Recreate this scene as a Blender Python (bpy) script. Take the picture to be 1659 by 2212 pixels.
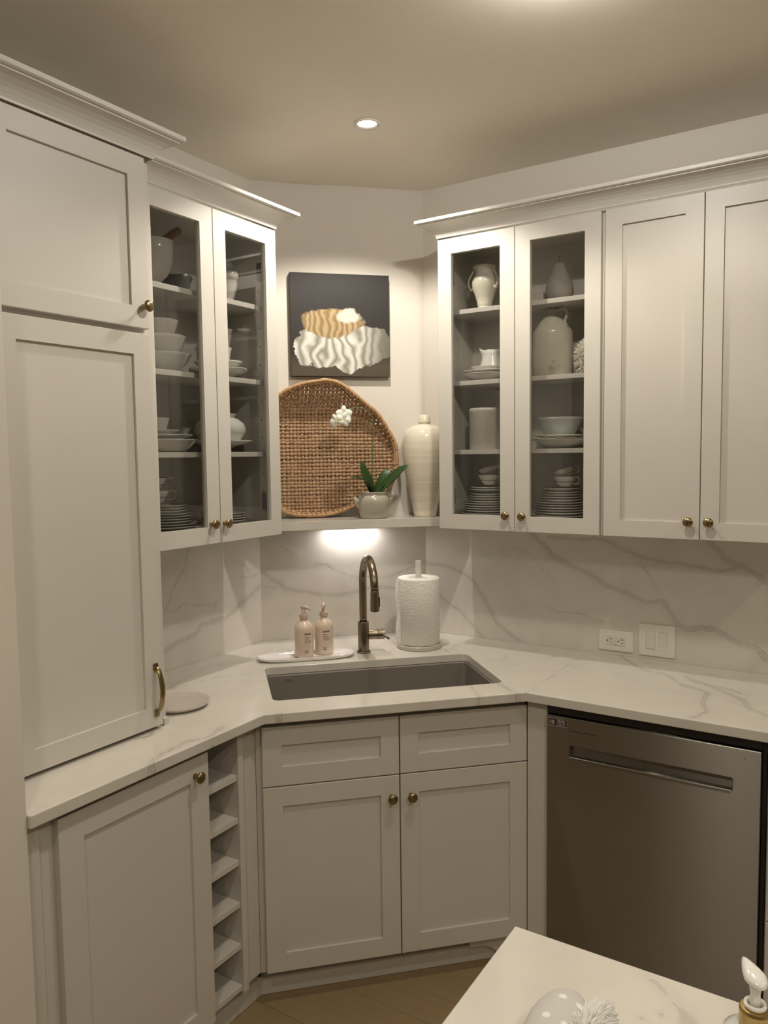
import bpy, bmesh, math, random
from mathutils import Vector, Matrix, noise
from mathutils.geometry import delaunay_2d_cdt
for o in list(bpy.data.objects): bpy.data.objects.remove(o)
S2 = math.sqrt(.5)
W = .493                       # the diagonal wall cuts the corner from (0,-W) to (W,0)
ZC, CEIL = .914, 2.7312
SC = bpy.context.scene
COL = SC.collection
rnd = random.Random(7)

# ------------------------------------------------------------------ camera
cam_d = bpy.data.cameras.new('camera'); cam = bpy.data.objects.new('camera', cam_d); COL.objects.link(cam)
cam_d.sensor_fit = 'VERTICAL'; cam_d.sensor_height = 36.0
cam_d.lens = 1655.47 * 36.0 / 2212.0
cam_d.clip_start = .02
yaw, pit, rol = .5687, -.0733, -.0128
fw = Vector((-math.sin(yaw)*math.cos(pit), math.cos(yaw)*math.cos(pit), math.sin(pit)))
rt = fw.cross(Vector((0, 0, 1))).normalized(); up = rt.cross(fw)
rt2 = rt*math.cos(rol) + up*math.sin(rol); up2 = -rt*math.sin(rol) + up*math.cos(rol)
M = Matrix((rt2, up2, -fw)).transposed().to_4x4(); M.translation = Vector((2.0756, -2.8019, 1.6562))
cam.matrix_world = M
SC.camera = cam

# ------------------------------------------------------------------ world, exposure
wd = bpy.data.worlds.new('world'); SC.world = wd; wd.use_nodes = True
wd.node_tree.nodes['Background'].inputs[0].default_value = (1, .92, .82, 1)
wd.node_tree.nodes['Background'].inputs[1].default_value = .05
SC.view_settings.view_transform = 'Standard'; SC.view_settings.look = 'None'
SC.view_settings.gamma = 1; SC.view_settings.use_curve_mapping = False
SC.view_settings.exposure = .12

# ------------------------------------------------------------------ lights
WARM = (1, .90, .75)
def spot(name, loc, power, cone=150, blend=.6, rad=.03, col=WARM, aim=None):
    d = bpy.data.lights.new(name, 'SPOT'); d.energy = power; d.spot_size = math.radians(cone)
    d.spot_blend = blend; d.shadow_soft_size = rad; d.color = col
    o = bpy.data.objects.new(name, d); COL.objects.link(o); o.location = loc
    if aim is not None:
        o.rotation_euler = (Vector(aim) - Vector(loc)).to_track_quat('-Z', 'Y').to_euler()
    return o
L1 = (.658, -.656)
spot('recessed_lamp', (L1[0], L1[1], CEIL-.012), 36, 132, .35, .025, (1, .93, .82), (L1[0]-.03, L1[1]+.03, 0))
L2 = (1.50, -1.17)
spot('ceiling_lamp', (L2[0], L2[1], CEIL-.022), 38, 149, .3, .045, WARM, (L2[0], L2[1], 0))
FAR_LIGHTS = [(2.95, -2.55, 42), (1.53, -2.75, 26), (3.1, -1.1, 18), (4.4, -4.0, 26), (2.4, -4.2, 26)]
for i, (x, y, pw) in enumerate(FAR_LIGHTS):
    spot('room_lamp', (x, y, CEIL-.04), pw, 140, .3, .045, WARM, (x, y, 0))
ad = bpy.data.lights.new('shelf_lamp', 'AREA'); ad.shape = 'RECTANGLE'; ad.size = .20; ad.size_y = .012; ad.energy = .62; ad.color = (1, .93, .92)
ao = bpy.data.objects.new('shelf_lamp', ad); COL.objects.link(ao)
ao.location = (.373*S2+.050*S2, -W+.373*S2-.050*S2, 1.3655)
ao.rotation_euler = (0, 0, math.radians(45))

# ------------------------------------------------------------------ helpers
def F3(o, ax, n):
    """local (u, w, z) -> world: u along ax, w along n, z up"""
    o, ax, n = Vector(o), Vector(ax), Vector(n)
    return lambda u, w, z: o + ax*u + n*w + Vector((0, 0, z))
FW = lambda x, y, z: Vector((x, y, z))
FL = F3((0, 0, 0), (0, 1, 0), (1, 0, 0))         # (y, x, z)
FR = F3((0, 0, 0), (1, 0, 0), (0, -1, 0))        # (x, -y, z)
FD = F3((0, -W, 0), (S2, S2, 0), (S2, -S2, 0))   # (t along diagonal wall, d out from it, z)

def mesh_obj(name, bm, m, parent=None, smooth=False, label=None, kind=None, recalc=True):
    if recalc: bmesh.ops.recalc_face_normals(bm, faces=bm.faces)
    if parent is not None:
        g = parent
        off = Vector((0, 0, 0))
        while g is not None: off += g.location; g = g.parent
        bmesh.ops.translate(bm, verts=bm.verts, vec=-off)
    me = bpy.data.meshes.new(name); bm.to_mesh(me); bm.free()
    if smooth:
        for p in me.polygons: p.use_smooth = True
    for k in (m if isinstance(m, (list, tuple)) else [m]): me.materials.append(k)
    o = bpy.data.objects.new(name, me); COL.objects.link(o)
    if parent is not None: o.parent = parent
    if label: o['label'] = label
    if kind: o['kind'] = kind
    return o
def tag(o, label, cat, group=None):
    o['label'] = label; o['category'] = cat
    if group: o['group'] = group
    return o
def thing(name, label, cat, loc=(0, 0, 0), group=None):
    o = bpy.data.objects.new(name, None); COL.objects.link(o); o.location = loc; o.empty_display_size = .05
    return tag(o, label, cat, group)
def dup(root, loc, label, group=None):
    r = root.copy(); COL.objects.link(r); r.location = loc; r['label'] = label
    if group: r['group'] = group
    for ch in list(root.children):
        c = ch.copy(); COL.objects.link(c); c.parent = r
        for g in ch.children:
            d = g.copy(); COL.objects.link(d); d.parent = c
    return r
def box(bm, F, u0, u1, w0, w1, z0, z1, bev=0):
    vs = [bm.verts.new(F(u, w, z)) for z in (z0, z1) for w in (w0, w1) for u in (u0, u1)]
    fs = [bm.faces.new([vs[i] for i in q]) for q in ((0, 1, 3, 2), (4, 5, 7, 6), (0, 1, 5, 4), (2, 3, 7, 6), (0, 2, 6, 4), (1, 3, 7, 5))]
    if bev:
        bmesh.ops.recalc_face_normals(bm, faces=fs)
        es = list({e for f in fs for e in f.edges})
        bmesh.ops.bevel(bm, geom=es, offset=bev, segments=2, affect='EDGES', profile=.5)
def B(F, *a, bev=0):
    bm = bmesh.new(); box(bm, F, *a, bev=bev); return bm
def lathe(bm, prof, c, seg=40, a0=0, a1=2*math.pi, fn=None):
    """prof: list of (r, z) bottom to top; c base point"""
    c = Vector(c); full = abs(a1-a0-2*math.pi) < 1e-6
    rings = []
    for r, z in prof:
        if r < 1e-5: rings.append([bm.verts.new(c + Vector((0, 0, z)))]); continue
        ring = []
        for i in range(seg):
            a = a0 + (a1-a0)*i/seg
            p = Vector((r*math.cos(a), r*math.sin(a), z))
            if fn: p = fn(p, a)
            ring.append(bm.verts.new(c + p))
        rings.append(ring)
    for A, Bq in zip(rings, rings[1:]):
        n = max(len(A), len(Bq))
        for i in range(n):
            j = (i+1) % n
            if len(A) == 1 and len(Bq) == 1: continue
            if len(A) == 1: bm.faces.new((A[0], Bq[j], Bq[i]))
            elif len(Bq) == 1: bm.faces.new((A[i], A[j], Bq[0]))
            else: bm.faces.new((A[i], A[j], Bq[j], Bq[i]))
def LT(prof, c, seg=40, fn=None):
    bm = bmesh.new(); lathe(bm, prof, c, seg, fn=fn); return bm
def tube(bm, pts, rad, seg=10, caps=True, flat=1.0, upv=None):
    pts = [Vector(p) for p in pts]; n = len(pts)
    rads = rad if isinstance(rad, (list, tuple)) else [rad]*n
    rings = []; prev = None
    for i, p in enumerate(pts):
        d = (pts[min(i+1, n-1)] - pts[max(i-1, 0)]).normalized()
        if prev is None:
            h = Vector(upv) if upv else (Vector((0, 0, 1)) if abs(d.z) < .9 else Vector((1, 0, 0)))
        else: h = prev
        u = (h - d*h.dot(d)).normalized(); v = d.cross(u); prev = u
        rings.append([bm.verts.new(p + (u*math.cos(a)*flat + v*math.sin(a))*rads[i]) for a in [2*math.pi*k/seg for k in range(seg)]])
    for A, Bq in zip(rings, rings[1:]):
        for i in range(seg): bm.faces.new((A[i], A[(i+1) % seg], Bq[(i+1) % seg], Bq[i]))
    if caps:
        bm.faces.new(rings[0][::-1]); bm.faces.new(rings[-1])
def TB(*a, **k):
    bm = bmesh.new(); tube(bm, *a, **k); return bm
def smooth_pts(pts, n=6, closed=False):
    P = [Vector(p) for p in pts]; out = []; m = len(P)
    for i in range(m if closed else m-1):
        if closed: p0, p1, p2, p3 = P[(i-1) % m], P[i], P[(i+1) % m], P[(i+2) % m]
        else: p0, p1, p2, p3 = P[max(i-1, 0)], P[i], P[i+1], P[min(i+2, m-1)]
        for k in range(n):
            t = k/n
            out.append(.5*((2*p1) + (p2-p0)*t + (2*p0-5*p1+4*p2-p3)*t*t + (3*p1-p0-3*p2+p3)*t**3))
    if not closed: out.append(P[-1])
    return out
def torus_pts(c, ax1, ax2, r, n=16):
    return [Vector(c) + Vector(ax1)*r*math.cos(2*math.pi*i/n) + Vector(ax2)*r*math.sin(2*math.pi*i/n) for i in range(n)]
def closed_tube(bm, pts, rad, seg=8, nrm=None):
    n = len(pts); rings = []
    for i, p in enumerate(pts):
        d = (pts[(i+1) % n] - pts[i-1]).normalized()
        h = Vector(nrm) if nrm else Vector((0, 0, 1))
        u = (h - d*h.dot(d)).normalized(); v = d.cross(u)
        rr = rad(i) if callable(rad) else rad
        rings.append([bm.verts.new(p + (u*math.cos(a) + v*math.sin(a))*rr) for a in [2*math.pi*k/seg for k in range(seg)]])
    for i in range(n):
        A, Bq = rings[i], rings[(i+1) % n]
        for k in range(seg): bm.faces.new((A[k], A[(k+1) % seg], Bq[(k+1) % seg], Bq[k]))
def blob(bm, c, rx, ry, rz, fn=None, sub=4, M3=None):
    g = bmesh.ops.create_icosphere(bm, subdivisions=sub, radius=1)
    for v in g['verts']:
        p = Vector((v.co.x*rx, v.co.y*ry, v.co.z*rz))
        if fn: p = fn(p, v.co.copy())
        if M3: p = M3 @ p
        v.co = Vector(c) + p
def text_obj(body, size, place, m, parent, name='lettering', extrude=.0002, align='LEFT', font_scale_x=1.0, bold=0.0):
    cu = bpy.data.curves.new('t', 'FONT'); cu.body = body; cu.size = size; cu.extrude = extrude; cu.align_x = align
    cu.offset = bold; cu.resolution_u = 3
    o = bpy.data.objects.new('t', cu); COL.objects.link(o)
    me = bpy.data.meshes.new_from_object(o); bpy.data.objects.remove(o); bpy.data.curves.remove(cu)
    bm = bmesh.new(); bm.from_mesh(me); bpy.data.meshes.remove(me)
    for v in bm.verts: v.co = place(v.co.x*font_scale_x, v.co.y, v.co.z)
    return mesh_obj(name, bm, m, parent, recalc=False)

# ------------------------------------------------------------------ materials
def mat(name, col, rough=.5, metal=0, spec=.5, coat=0, noise_amt=0, noise_scale=20, bump=0, bump_scale=200, aniso=0, sheen=0):
    m = bpy.data.materials.new(name); m.use_nodes = True
    nt = m.node_tree; b = nt.nodes['Principled BSDF']
    b.inputs['Base Color'].default_value = (*col, 1); b.inputs['Roughness'].default_value = rough
    b.inputs['Metallic'].default_value = metal; b.inputs['Specular IOR Level'].default_value = spec
    b.inputs['Coat Weight'].default_value = coat; b.inputs['Anisotropic'].default_value = aniso
    b.inputs['Sheen Weight'].default_value = sheen
    tc = nt.nodes.new('ShaderNodeTexCoord')
    n = nt.nodes.new('ShaderNodeTexNoise'); n.inputs['Scale'].default_value = noise_scale; n.inputs['Detail'].default_value = 4
    nt.links.new(tc.outputs['Object'], n.inputs['Vector'])
    mx = nt.nodes.new('ShaderNodeMix'); mx.data_type = 'RGBA'
    a = max(noise_amt, .02)
    mx.inputs[6].default_value = (*[c*(1-a) for c in col], 1); mx.inputs[7].default_value = (*[min(1, c*(1+a)) for c in col], 1)
    nt.links.new(n.outputs['Fac'], mx.inputs[0]); nt.links.new(mx.outputs[2], b.inputs['Base Color'])
    if bump:
        n2 = nt.nodes.new('ShaderNodeTexNoise'); n2.inputs['Scale'].default_value = bump_scale
        nt.links.new(tc.outputs['Object'], n2.inputs['Vector'])
        bp = nt.nodes.new('ShaderNodeBump'); bp.inputs['Strength'].default_value = bump; bp.inputs['Distance'].default_value = .001
        nt.links.new(n2.outputs['Fac'], bp.inputs['Height']); nt.links.new(bp.outputs['Normal'], b.inputs['Normal'])
    return m
def nd(m, t, **k):
    n = m.node_tree.nodes.new(t)
    for a, v in k.items(): setattr(n, a, v)
    return n
def mth(m, op, a, b=None, clamp=False):
    n = nd(m, 'ShaderNodeMath', operation=op, use_clamp=clamp)
    for i, x in enumerate((a, b)):
        if x is None: continue
        if isinstance(x, (int, float)): n.inputs[i].default_value = x
        else: m.node_tree.links.new(x, n.inputs[i])
    return n.outputs[0]
def mixc(m, fac, a, b):
    n = nd(m, 'ShaderNodeMix', data_type='RGBA')
    for i, x in ((0, fac), (6, a), (7, b)):
        if isinstance(x, tuple): n.inputs[i].default_value = (*x, 1)
        elif isinstance(x, (int, float)): n.inputs[i].default_value = x
        else: m.node_tree.links.new(x, n.inputs[i])
    return n.outputs[2]

PAINT = mat('cabinet_paint', (.62, .59, .535), .42, noise_amt=.01, noise_scale=6)
PAINT_IN = mat('cabinet_inside', (.60, .565, .51), .5)
WALL = mat('wall_paint', (.71, .665, .595), .75, bump=.05, bump_scale=300)
CEILM = mat('ceiling_paint', (.90, .845, .755), .85, bump=.04, bump_scale=260)
FARW = mat('far_wall_paint', (.33, .29, .23), .8)
BRASS = mat('aged_brass', (.30, .225, .11), .28, metal=1, noise_amt=.2, noise_scale=40)
BRONZE = mat('brushed_bronze', (.27, .22, .155), .28, metal=1, aniso=.5, noise_amt=.08, noise_scale=60)
DARKG = mat('black_gasket', (.012, .011, .01), .4)
DARK = mat('dark_recess', (.02, .018, .015), .9)
IRON = mat('ironstone_glaze', (.74, .72, .66), .12, coat=.3, noise_amt=.03, noise_scale=12)
IRONB = mat('ironstone_cool_glaze', (.66, .68, .64), .12, coat=.3, noise_amt=.03, noise_scale=12)
CREAM = mat('cream_glaze', (.72, .68, .56), .14, coat=.3, noise_amt=.04, noise_scale=14)
GRIM = mat('dark_rim_line', (.09, .07, .05), .25, metal=.6)
CHROME = mat('silver_rim', (.7, .68, .64), .12, metal=1)
CROCK = mat('salt_glaze', (.56, .53, .45), .3, noise_amt=.12, noise_scale=45, bump=.2, bump_scale=90)
PLASTIC = mat('white_plastic', (.76, .74, .68), .3)
PLASTIC2 = mat('white_switch_plastic', (.70, .68, .62), .3)
SINKM = mat('sink_composite', (.20, .18, .155), .45, noise_amt=.08, noise_scale=300)
PINKB = mat('blush_bottle', (.72, .58, .46), .16, coat=.4, noise_amt=.01)
PINKP = mat('rose_pump', (.60, .44, .36), .35)
INK = mat('ink', (.10, .09, .08), .6)
TRAYM = mat('white_glazed_tray', (.82, .79, .76), .08, coat=.5)
BLUSHP = mat('blush_glaze', (.57, .505, .455), .10, coat=.5)
LEAF = mat('orchid_leaf', (.034, .075, .018), .32, noise_amt=.25, noise_scale=30)
STEM = mat('orchid_stem', (.10, .15, .04), .5)
PETAL = mat('orchid_petal', (.88, .88, .80), .55, sheen=.3)
LIP = mat('orchid_lip', (.70, .62, .25), .5)
SOIL = mat('bark_soil', (.10, .07, .045), .9, noise_amt=.5, noise_scale=90, bump=1, bump_scale=120)
GOLD = mat('satin_gold', (.52, .38, .16), .3, metal=1)
PUMPW = mat('pump_white', (.86, .84, .80), .18, coat=.3)
MILK = mat('milky_bottle', (.72, .74, .70), .2, coat=.3)
FURM = mat('white_fluff', (.86, .84, .80), .9, sheen=.5)
PEARM = mat('weathered_plaster', (.33, .31, .27), .8, noise_amt=.3, noise_scale=25, bump=.4, bump_scale=60)
WOODP = mat('turned_wood', (.25, .12, .04), .45, noise_amt=.2, noise_scale=30)
CORALM = mat('white_coral', (.70, .66, .57), .85, bump=.3, bump_scale=150)
TERRA = mat('terracotta', (.36, .12, .06), .6)
CUPD = mat('charcoal_ceramic', (.05, .045, .04), .4)
GLASSB = mat('bottle_glass', (.02, .022, .015), .08)

def stone(name, base=(.67, .635, .57), vein=(.31, .275, .235)):
    m = mat(name, base, .16, coat=.1); nt = m.node_tree; b = nt.nodes['Principled BSDF']
    tc = nd(m, 'ShaderNodeTexCoord'); at = nd(m, 'ShaderNodeAttribute', attribute_name='vein')
    n1 = nd(m, 'ShaderNodeTexNoise'); n1.inputs['Scale'].default_value = 55; n1.inputs['Detail'].default_value = 6
    nt.links.new(tc.outputs['Object'], n1.inputs['Vector'])
    n2 = nd(m, 'ShaderNodeTexNoise'); n2.inputs['Scale'].default_value = 5; n2.inputs['Detail'].default_value = 5; n2.inputs['Distortion'].default_value = 1.2
    nt.links.new(tc.outputs['Object'], n2.inputs['Vector'])
    t = mth(m, 'ADD', at.outputs['Fac'], mth(m, 'MULTIPLY', mth(m, 'SUBTRACT', n1.outputs['Fac'], .5), 1.7))
    edge = mth(m, 'SUBTRACT', 1.0, mth(m, 'DIVIDE', mth(m, 'ABSOLUTE', mth(m, 'SUBTRACT', t, .95)), .22), True)
    edge = mth(m, 'MULTIPLY', edge, mth(m, 'ADD', .1, mth(m, 'MULTIPLY', n2.outputs['Fac'], 1.1)))
    body = mth(m, 'MULTIPLY', mth(m, 'SUBTRACT', 1.35, t, True), .36)
    halo = mth(m, 'MULTIPLY', mth(m, 'SUBTRACT', 1.0, mth(m, 'DIVIDE', t, 5.0), True), .12)
    f = mth(m, 'MAXIMUM', mth(m, 'MAXIMUM', mth(m, 'MULTIPLY', edge, 1.15), body), halo)
    # broad cloudy patches
    cl = nd(m, 'ShaderNodeMapRange'); cl.inputs[1].default_value = .35; cl.inputs[2].default_value = .75
    nt.links.new(n2.outputs['Fac'], cl.inputs[0])
    c0 = mixc(m, cl.outputs[0], tuple(min(1, c*1.03) for c in base), tuple(c*.93 for c in base))
    # hair-thin crackle
    nt.links.new(mixc(m, mth(m, 'MULTIPLY', f, 1.0, True), c0, vein), b.inputs['Base Color'])
    return m
STONE = stone('veined_quartz')
STONE2 = stone('veined_quartz_plain')
MARB = stone('grey_marble', (.62, .58, .52), (.3, .27, .23))
def glass_mat():
    m = bpy.data.materials.new('shade_tinted_glass'); m.use_nodes = True; nt = m.node_tree
    for n in list(nt.nodes):
        if n.type == 'BSDF_PRINCIPLED': nt.nodes.remove(n)
    out = [n for n in nt.nodes if n.type == 'OUTPUT_MATERIAL'][0]
    tr = nd(m, 'ShaderNodeBsdfTransparent'); tr.inputs[0].default_value = (.885, .885, .88, 1)  # grey tint stands in for the shade inside the cabinets
    gl = nd(m, 'ShaderNodeBsdfGlossy'); gl.inputs['Roughness'].default_value = .01
    lw = nd(m, 'ShaderNodeLayerWeight'); lw.inputs[0].default_value = .5
    schlick = mth(m, 'ADD', .04, mth(m, 'MULTIPLY', .9, mth(m, 'POWER', lw.outputs['Facing'], 5.0)), True)
    mx = nd(m, 'ShaderNodeMixShader')
    nt.links.new(schlick, mx.inputs[0]); nt.links.new(tr.outputs[0], mx.inputs[1]); nt.links.new(gl.outputs[0], mx.inputs[2])
    nt.links.new(mx.outputs[0], out.inputs[0]); return m
GLASS = glass_mat()
def steel():
    m = mat('brushed_steel', (.31, .295, .265), .41, metal=1, aniso=.97); nt = m.node_tree; b = nt.nodes['Principled BSDF']
    tc = nd(m, 'ShaderNodeTexCoord'); mp = nd(m, 'ShaderNodeMapping'); mp.inputs['Scale'].default_value = (12, 12, 900)
    n = nd(m, 'ShaderNodeTexNoise'); n.inputs['Scale'].default_value = 1; n.inputs['Detail'].default_value = 3
    nt.links.new(tc.outputs['Object'], mp.inputs[0]); nt.links.new(mp.outputs[0], n.inputs['Vector'])
    bp = nd(m, 'ShaderNodeBump'); bp.inputs['Strength'].default_value = .12; bp.inputs['Distance'].default_value = .0006
    nt.links.new(n.outputs['Fac'], bp.inputs['Height']); nt.links.new(bp.outputs['Normal'], b.inputs['Normal'])
    tg = nd(m, 'ShaderNodeTangent', direction_type='RADIAL', axis='Z'); nt.links.new(tg.outputs[0], b.inputs['Tangent']); b.inputs['Anisotropic Rotation'].default_value = .25
    return m
STEEL = steel()
ROD = stone('white_marble', (.78, .75, .69), (.5, .46, .4))
def wood_floor():
    m = mat('oak_plank', (.26, .17, .085), .42); nt = m.node_tree; b = nt.nodes['Principled BSDF']
    tc = nd(m, 'ShaderNodeTexCoord'); oi = nd(m, 'ShaderNodeObjectInfo'); mp = nd(m, 'ShaderNodeMapping'); mp.inputs['Scale'].default_value = (2.2, 38, 10)
    ad = nd(m, 'ShaderNodeVectorMath', operation='ADD'); nt.links.new(tc.outputs['Object'], ad.inputs[0]); nt.links.new(oi.outputs['Location'], ad.inputs[1])
    n = nd(m, 'ShaderNodeTexNoise'); n.inputs['Scale'].default_value = 1.5; n.inputs['Detail'].default_value = 6; n.inputs['Distortion'].default_value = .6
    nt.links.new(ad.outputs[0], mp.inputs[0]); nt.links.new(mp.outputs[0], n.inputs['Vector'])
    c = mixc(m, n.outputs['Fac'], (.235, .165, .082), (.355, .26, .14))
    c2 = mixc(m, mth(m, 'MULTIPLY', oi.outputs['Random'], .35), c, (.25, .178, .09))
    nt.links.new(c2, b.inputs['Base Color']); return m
OAK = wood_floor()
def reed(name, a, b_, c_):
    m = mat(name, a, .6, bump=.4, bump_scale=150); nt = m.node_tree; b = nt.nodes['Principled BSDF']
    oi = nd(m, 'ShaderNodeObjectInfo'); tc = nd(m, 'ShaderNodeTexCoord')
    n = nd(m, 'ShaderNodeTexNoise'); n.inputs['Scale'].default_value = 45; n.inputs['Detail'].default_value = 3
    nt.links.new(tc.outputs['Object'], n.inputs['Vector'])
    c0 = mixc(m, n.outputs['Fac'], a, b_); nt.links.new(mixc(m, mth(m, 'MULTIPLY', oi.outputs['Random'], .5), c0, c_), b.inputs['Base Color'])
    return m
REED = reed('woven_reed', (.22, .12, .058), (.60, .40, .235), (.34, .20, .105))
REEDR = reed('rim_cane', (.36, .20, .09), (.58, .37, .19), (.46, .27, .13))
def vase_mat():
    m = mat('striped_cream_glaze', (.74, .68, .55), .14, coat=.4); nt = m.node_tree; b = nt.nodes['Principled BSDF']
    tc = nd(m, 'ShaderNodeTexCoord'); mp = nd(m, 'ShaderNodeMapping'); mp.inputs['Scale'].default_value = (3, 3, 130)
    n = nd(m, 'ShaderNodeTexNoise'); n.inputs['Scale'].default_value = 1.0; n.inputs['Detail'].default_value = 4
    nt.links.new(tc.outputs['Object'], mp.inputs[0]); nt.links.new(mp.outputs[0], n.inputs['Vector'])
    c = mixc(m, n.outputs['Fac'], (.62, .54, .41), (.84, .79, .68))
    nt.links.new(c, b.inputs['Base Color']); return m
VASEM = vase_mat()
def jug_mat():
    m = mat('stained_salt_glaze', (.56, .54, .44), .2, coat=.3); nt = m.node_tree; b = nt.nodes['Principled BSDF']
    tc = nd(m, 'ShaderNodeTexCoord'); n = nd(m, 'ShaderNodeTexNoise'); n.inputs['Scale'].default_value = 9; n.inputs['Detail'].default_value = 5
    nt.links.new(tc.outputs['Object'], n.inputs['Vector'])
    f = mth(m, 'MULTIPLY', mth(m, 'SUBTRACT', n.outputs['Fac'], .62, True), 14, True)
    nt.links.new(mixc(m, f, (.57, .55, .45), (.34, .27, .17)), b.inputs['Base Color']); return m
JUGM = jug_mat()
def towel_mat():
    m = mat('paper_towel', (.86, .83, .77), .9); nt = m.node_tree; b = nt.nodes['Principled BSDF']
    tc = nd(m, 'ShaderNodeTexCoord'); mp = nd(m, 'ShaderNodeMapping'); mp.inputs['Scale'].default_value = (70, 70, 120)
    v = nd(m, 'ShaderNodeTexVoronoi'); v.inputs['Scale'].default_value = 1.2
    nt.links.new(tc.outputs['Object'], mp.inputs[0]); nt.links.new(mp.outputs[0], v.inputs['Vector'])
    bp = nd(m, 'ShaderNodeBump'); bp.inputs['Strength'].default_value = .55; bp.inputs['Distance'].default_value = .002
    nt.links.new(v.outputs['Distance'], bp.inputs['Height']); nt.links.new(bp.outputs['Normal'], b.inputs['Normal']); return m
TOWEL = towel_mat()
def dots_mat():
    m = mat('grey_dotted_cloth', (.62, .60, .57), .9); nt = m.node_tree; b = nt.nodes['Principled BSDF']
    tc = nd(m, 'ShaderNodeTexCoord'); v = nd(m, 'ShaderNodeTexVoronoi'); v.inputs['Scale'].default_value = 42; v.inputs['Randomness'].default_value = .45
    nt.links.new(tc.outputs['Object'], v.inputs['Vector'])
    f = mth(m, 'MULTIPLY', mth(m, 'SUBTRACT', .26, v.outputs['Distance'], True), 12, True)
    nt.links.new(mixc(m, f, (.60, .58, .55), (.86, .84, .80)), b.inputs['Base Color']); return m
DOTS = dots_mat()
def emis(name, col, s):
    m = bpy.data.materials.new(name); m.use_nodes = True; b = m.node_tree.nodes['Principled BSDF']
    b.inputs['Base Color'].default_value = (.8, .8, .8, 1); b.inputs['Emission Color'].default_value = (*col, 1); b.inputs['Emission Strength'].default_value = s
    return m
LAMPE = emis('lamp_face', (1, .95, .90), 6)
GLOW_EDGE = emis('added_glow_edge', (1, .96, .88), 1100)  # strong emission added to imitate a lens-flare glow on the ceiling
LAMPE5 = emis('lamp_lens', (1, .93, .82), 15)
LAMPE4 = emis('room_lamp_dome', (1, .93, .80), 20)
LAMPE3 = emis('shelf_lamp_face', (1, .9, .86), 6)
V_R = [(0.0075, [(0.97, 1.345), (1.025, 1.304), (1.051, 1.271), (1.14, 1.23), (1.22, 1.194), (1.256, 1.172), (1.339, 1.146), (1.408, 1.12), (1.452, 1.127), (1.486, 1.092), (1.508, 1.054), (1.541, 1.035), (1.589, 1.046), (1.635, 1.048), (1.677, 1.028), (1.718, 1.005), (1.757, 1.004), (1.797, 0.965)]), (0.005, [(1.032, 1.342), (1.127, 1.331), (1.213, 1.341), (1.255, 1.334), (1.314, 1.304), (1.377, 1.287), (1.428, 1.273), (1.5, 1.266), (1.606, 1.253), (1.662, 1.254), (1.702, 1.268)]), (0.008, [(1.61, 1.346), (1.662, 1.288), (1.712, 1.274), (1.752, 1.255), (1.791, 1.22), (1.84, 1.181)]), (0.002, [(1.377, 1.287), (1.395, 1.242), (1.429, 1.192), (1.458, 1.142), (1.474, 1.12)]), (0.0015, [(0.83, 1.281), (0.913, 1.289), (0.97, 1.257), (1.052, 1.174)]), (0.006, [(0.492, 1.206), (0.564, 1.202), (0.633, 1.186), (0.695, 1.159), (0.73, 1.133), (0.756, 1.091), (0.79, 1.027), (0.828, 0.979), (0.871, 0.948), (0.916, 0.922)]), (0.004, [(0.436, 1.131), (0.552, 1.078), (0.6, 1.045), (0.645, 1.02), (0.69, 0.988), (0.725, 0.96), (0.76, 0.915)]), (0.0015, [(1.0, 1.076), (1.078, 1.055), (1.147, 1.058), (1.221, 1.042), (1.281, 1.03)])]
V_D = [(0.006, [(0.014, 1.198), (0.042, 1.173), (0.079, 1.147), (0.107, 1.12), (0.164, 1.11), (0.226, 1.094), (0.294, 1.088), (0.367, 1.092), (0.402, 1.102), (0.502, 1.11), (0.567, 1.104), (0.643, 1.12)]), (0.0025, [(0.228, 1.22), (0.272, 1.216), (0.31, 1.19), (0.368, 1.165), (0.443, 1.155), (0.517, 1.153), (0.593, 1.172), (0.644, 1.19), (0.69, 1.208)]), (0.002, [(0.013, 1.141), (0.102, 1.122), (0.159, 1.11)]), (0.0015, [(0.087, 1.296), (0.143, 1.265), (0.162, 1.25), (0.138, 1.236)])]
V_L = [(0.007, [(-1.003, 0.984), (-0.972, 1.001), (-0.941, 1.006), (-0.881, 1.009), (-0.856, 1.019), (-0.822, 1.046), (-0.732, 1.048), (-0.674, 1.063), (-0.613, 1.085), (-0.554, 1.112), (-0.494, 1.147), (-0.473, 1.164)]), (0.002, [(-0.996, 1.128), (-0.96, 1.181), (-0.939, 1.219), (-0.898, 1.265), (-0.868, 1.331)]), (0.002, [(-0.997, 1.122), (-0.951, 1.12), (-0.904, 1.138), (-0.852, 1.12), (-0.798, 1.116), (-0.756, 1.094), (-0.738, 1.12)]), (0.002, [(-0.678, 1.281), (-0.643, 1.254), (-0.588, 1.237), (-0.56, 1.204)]), (0.002, [(-0.627, 1.2), (-0.561, 1.184), (-0.482, 1.193)])]
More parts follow.
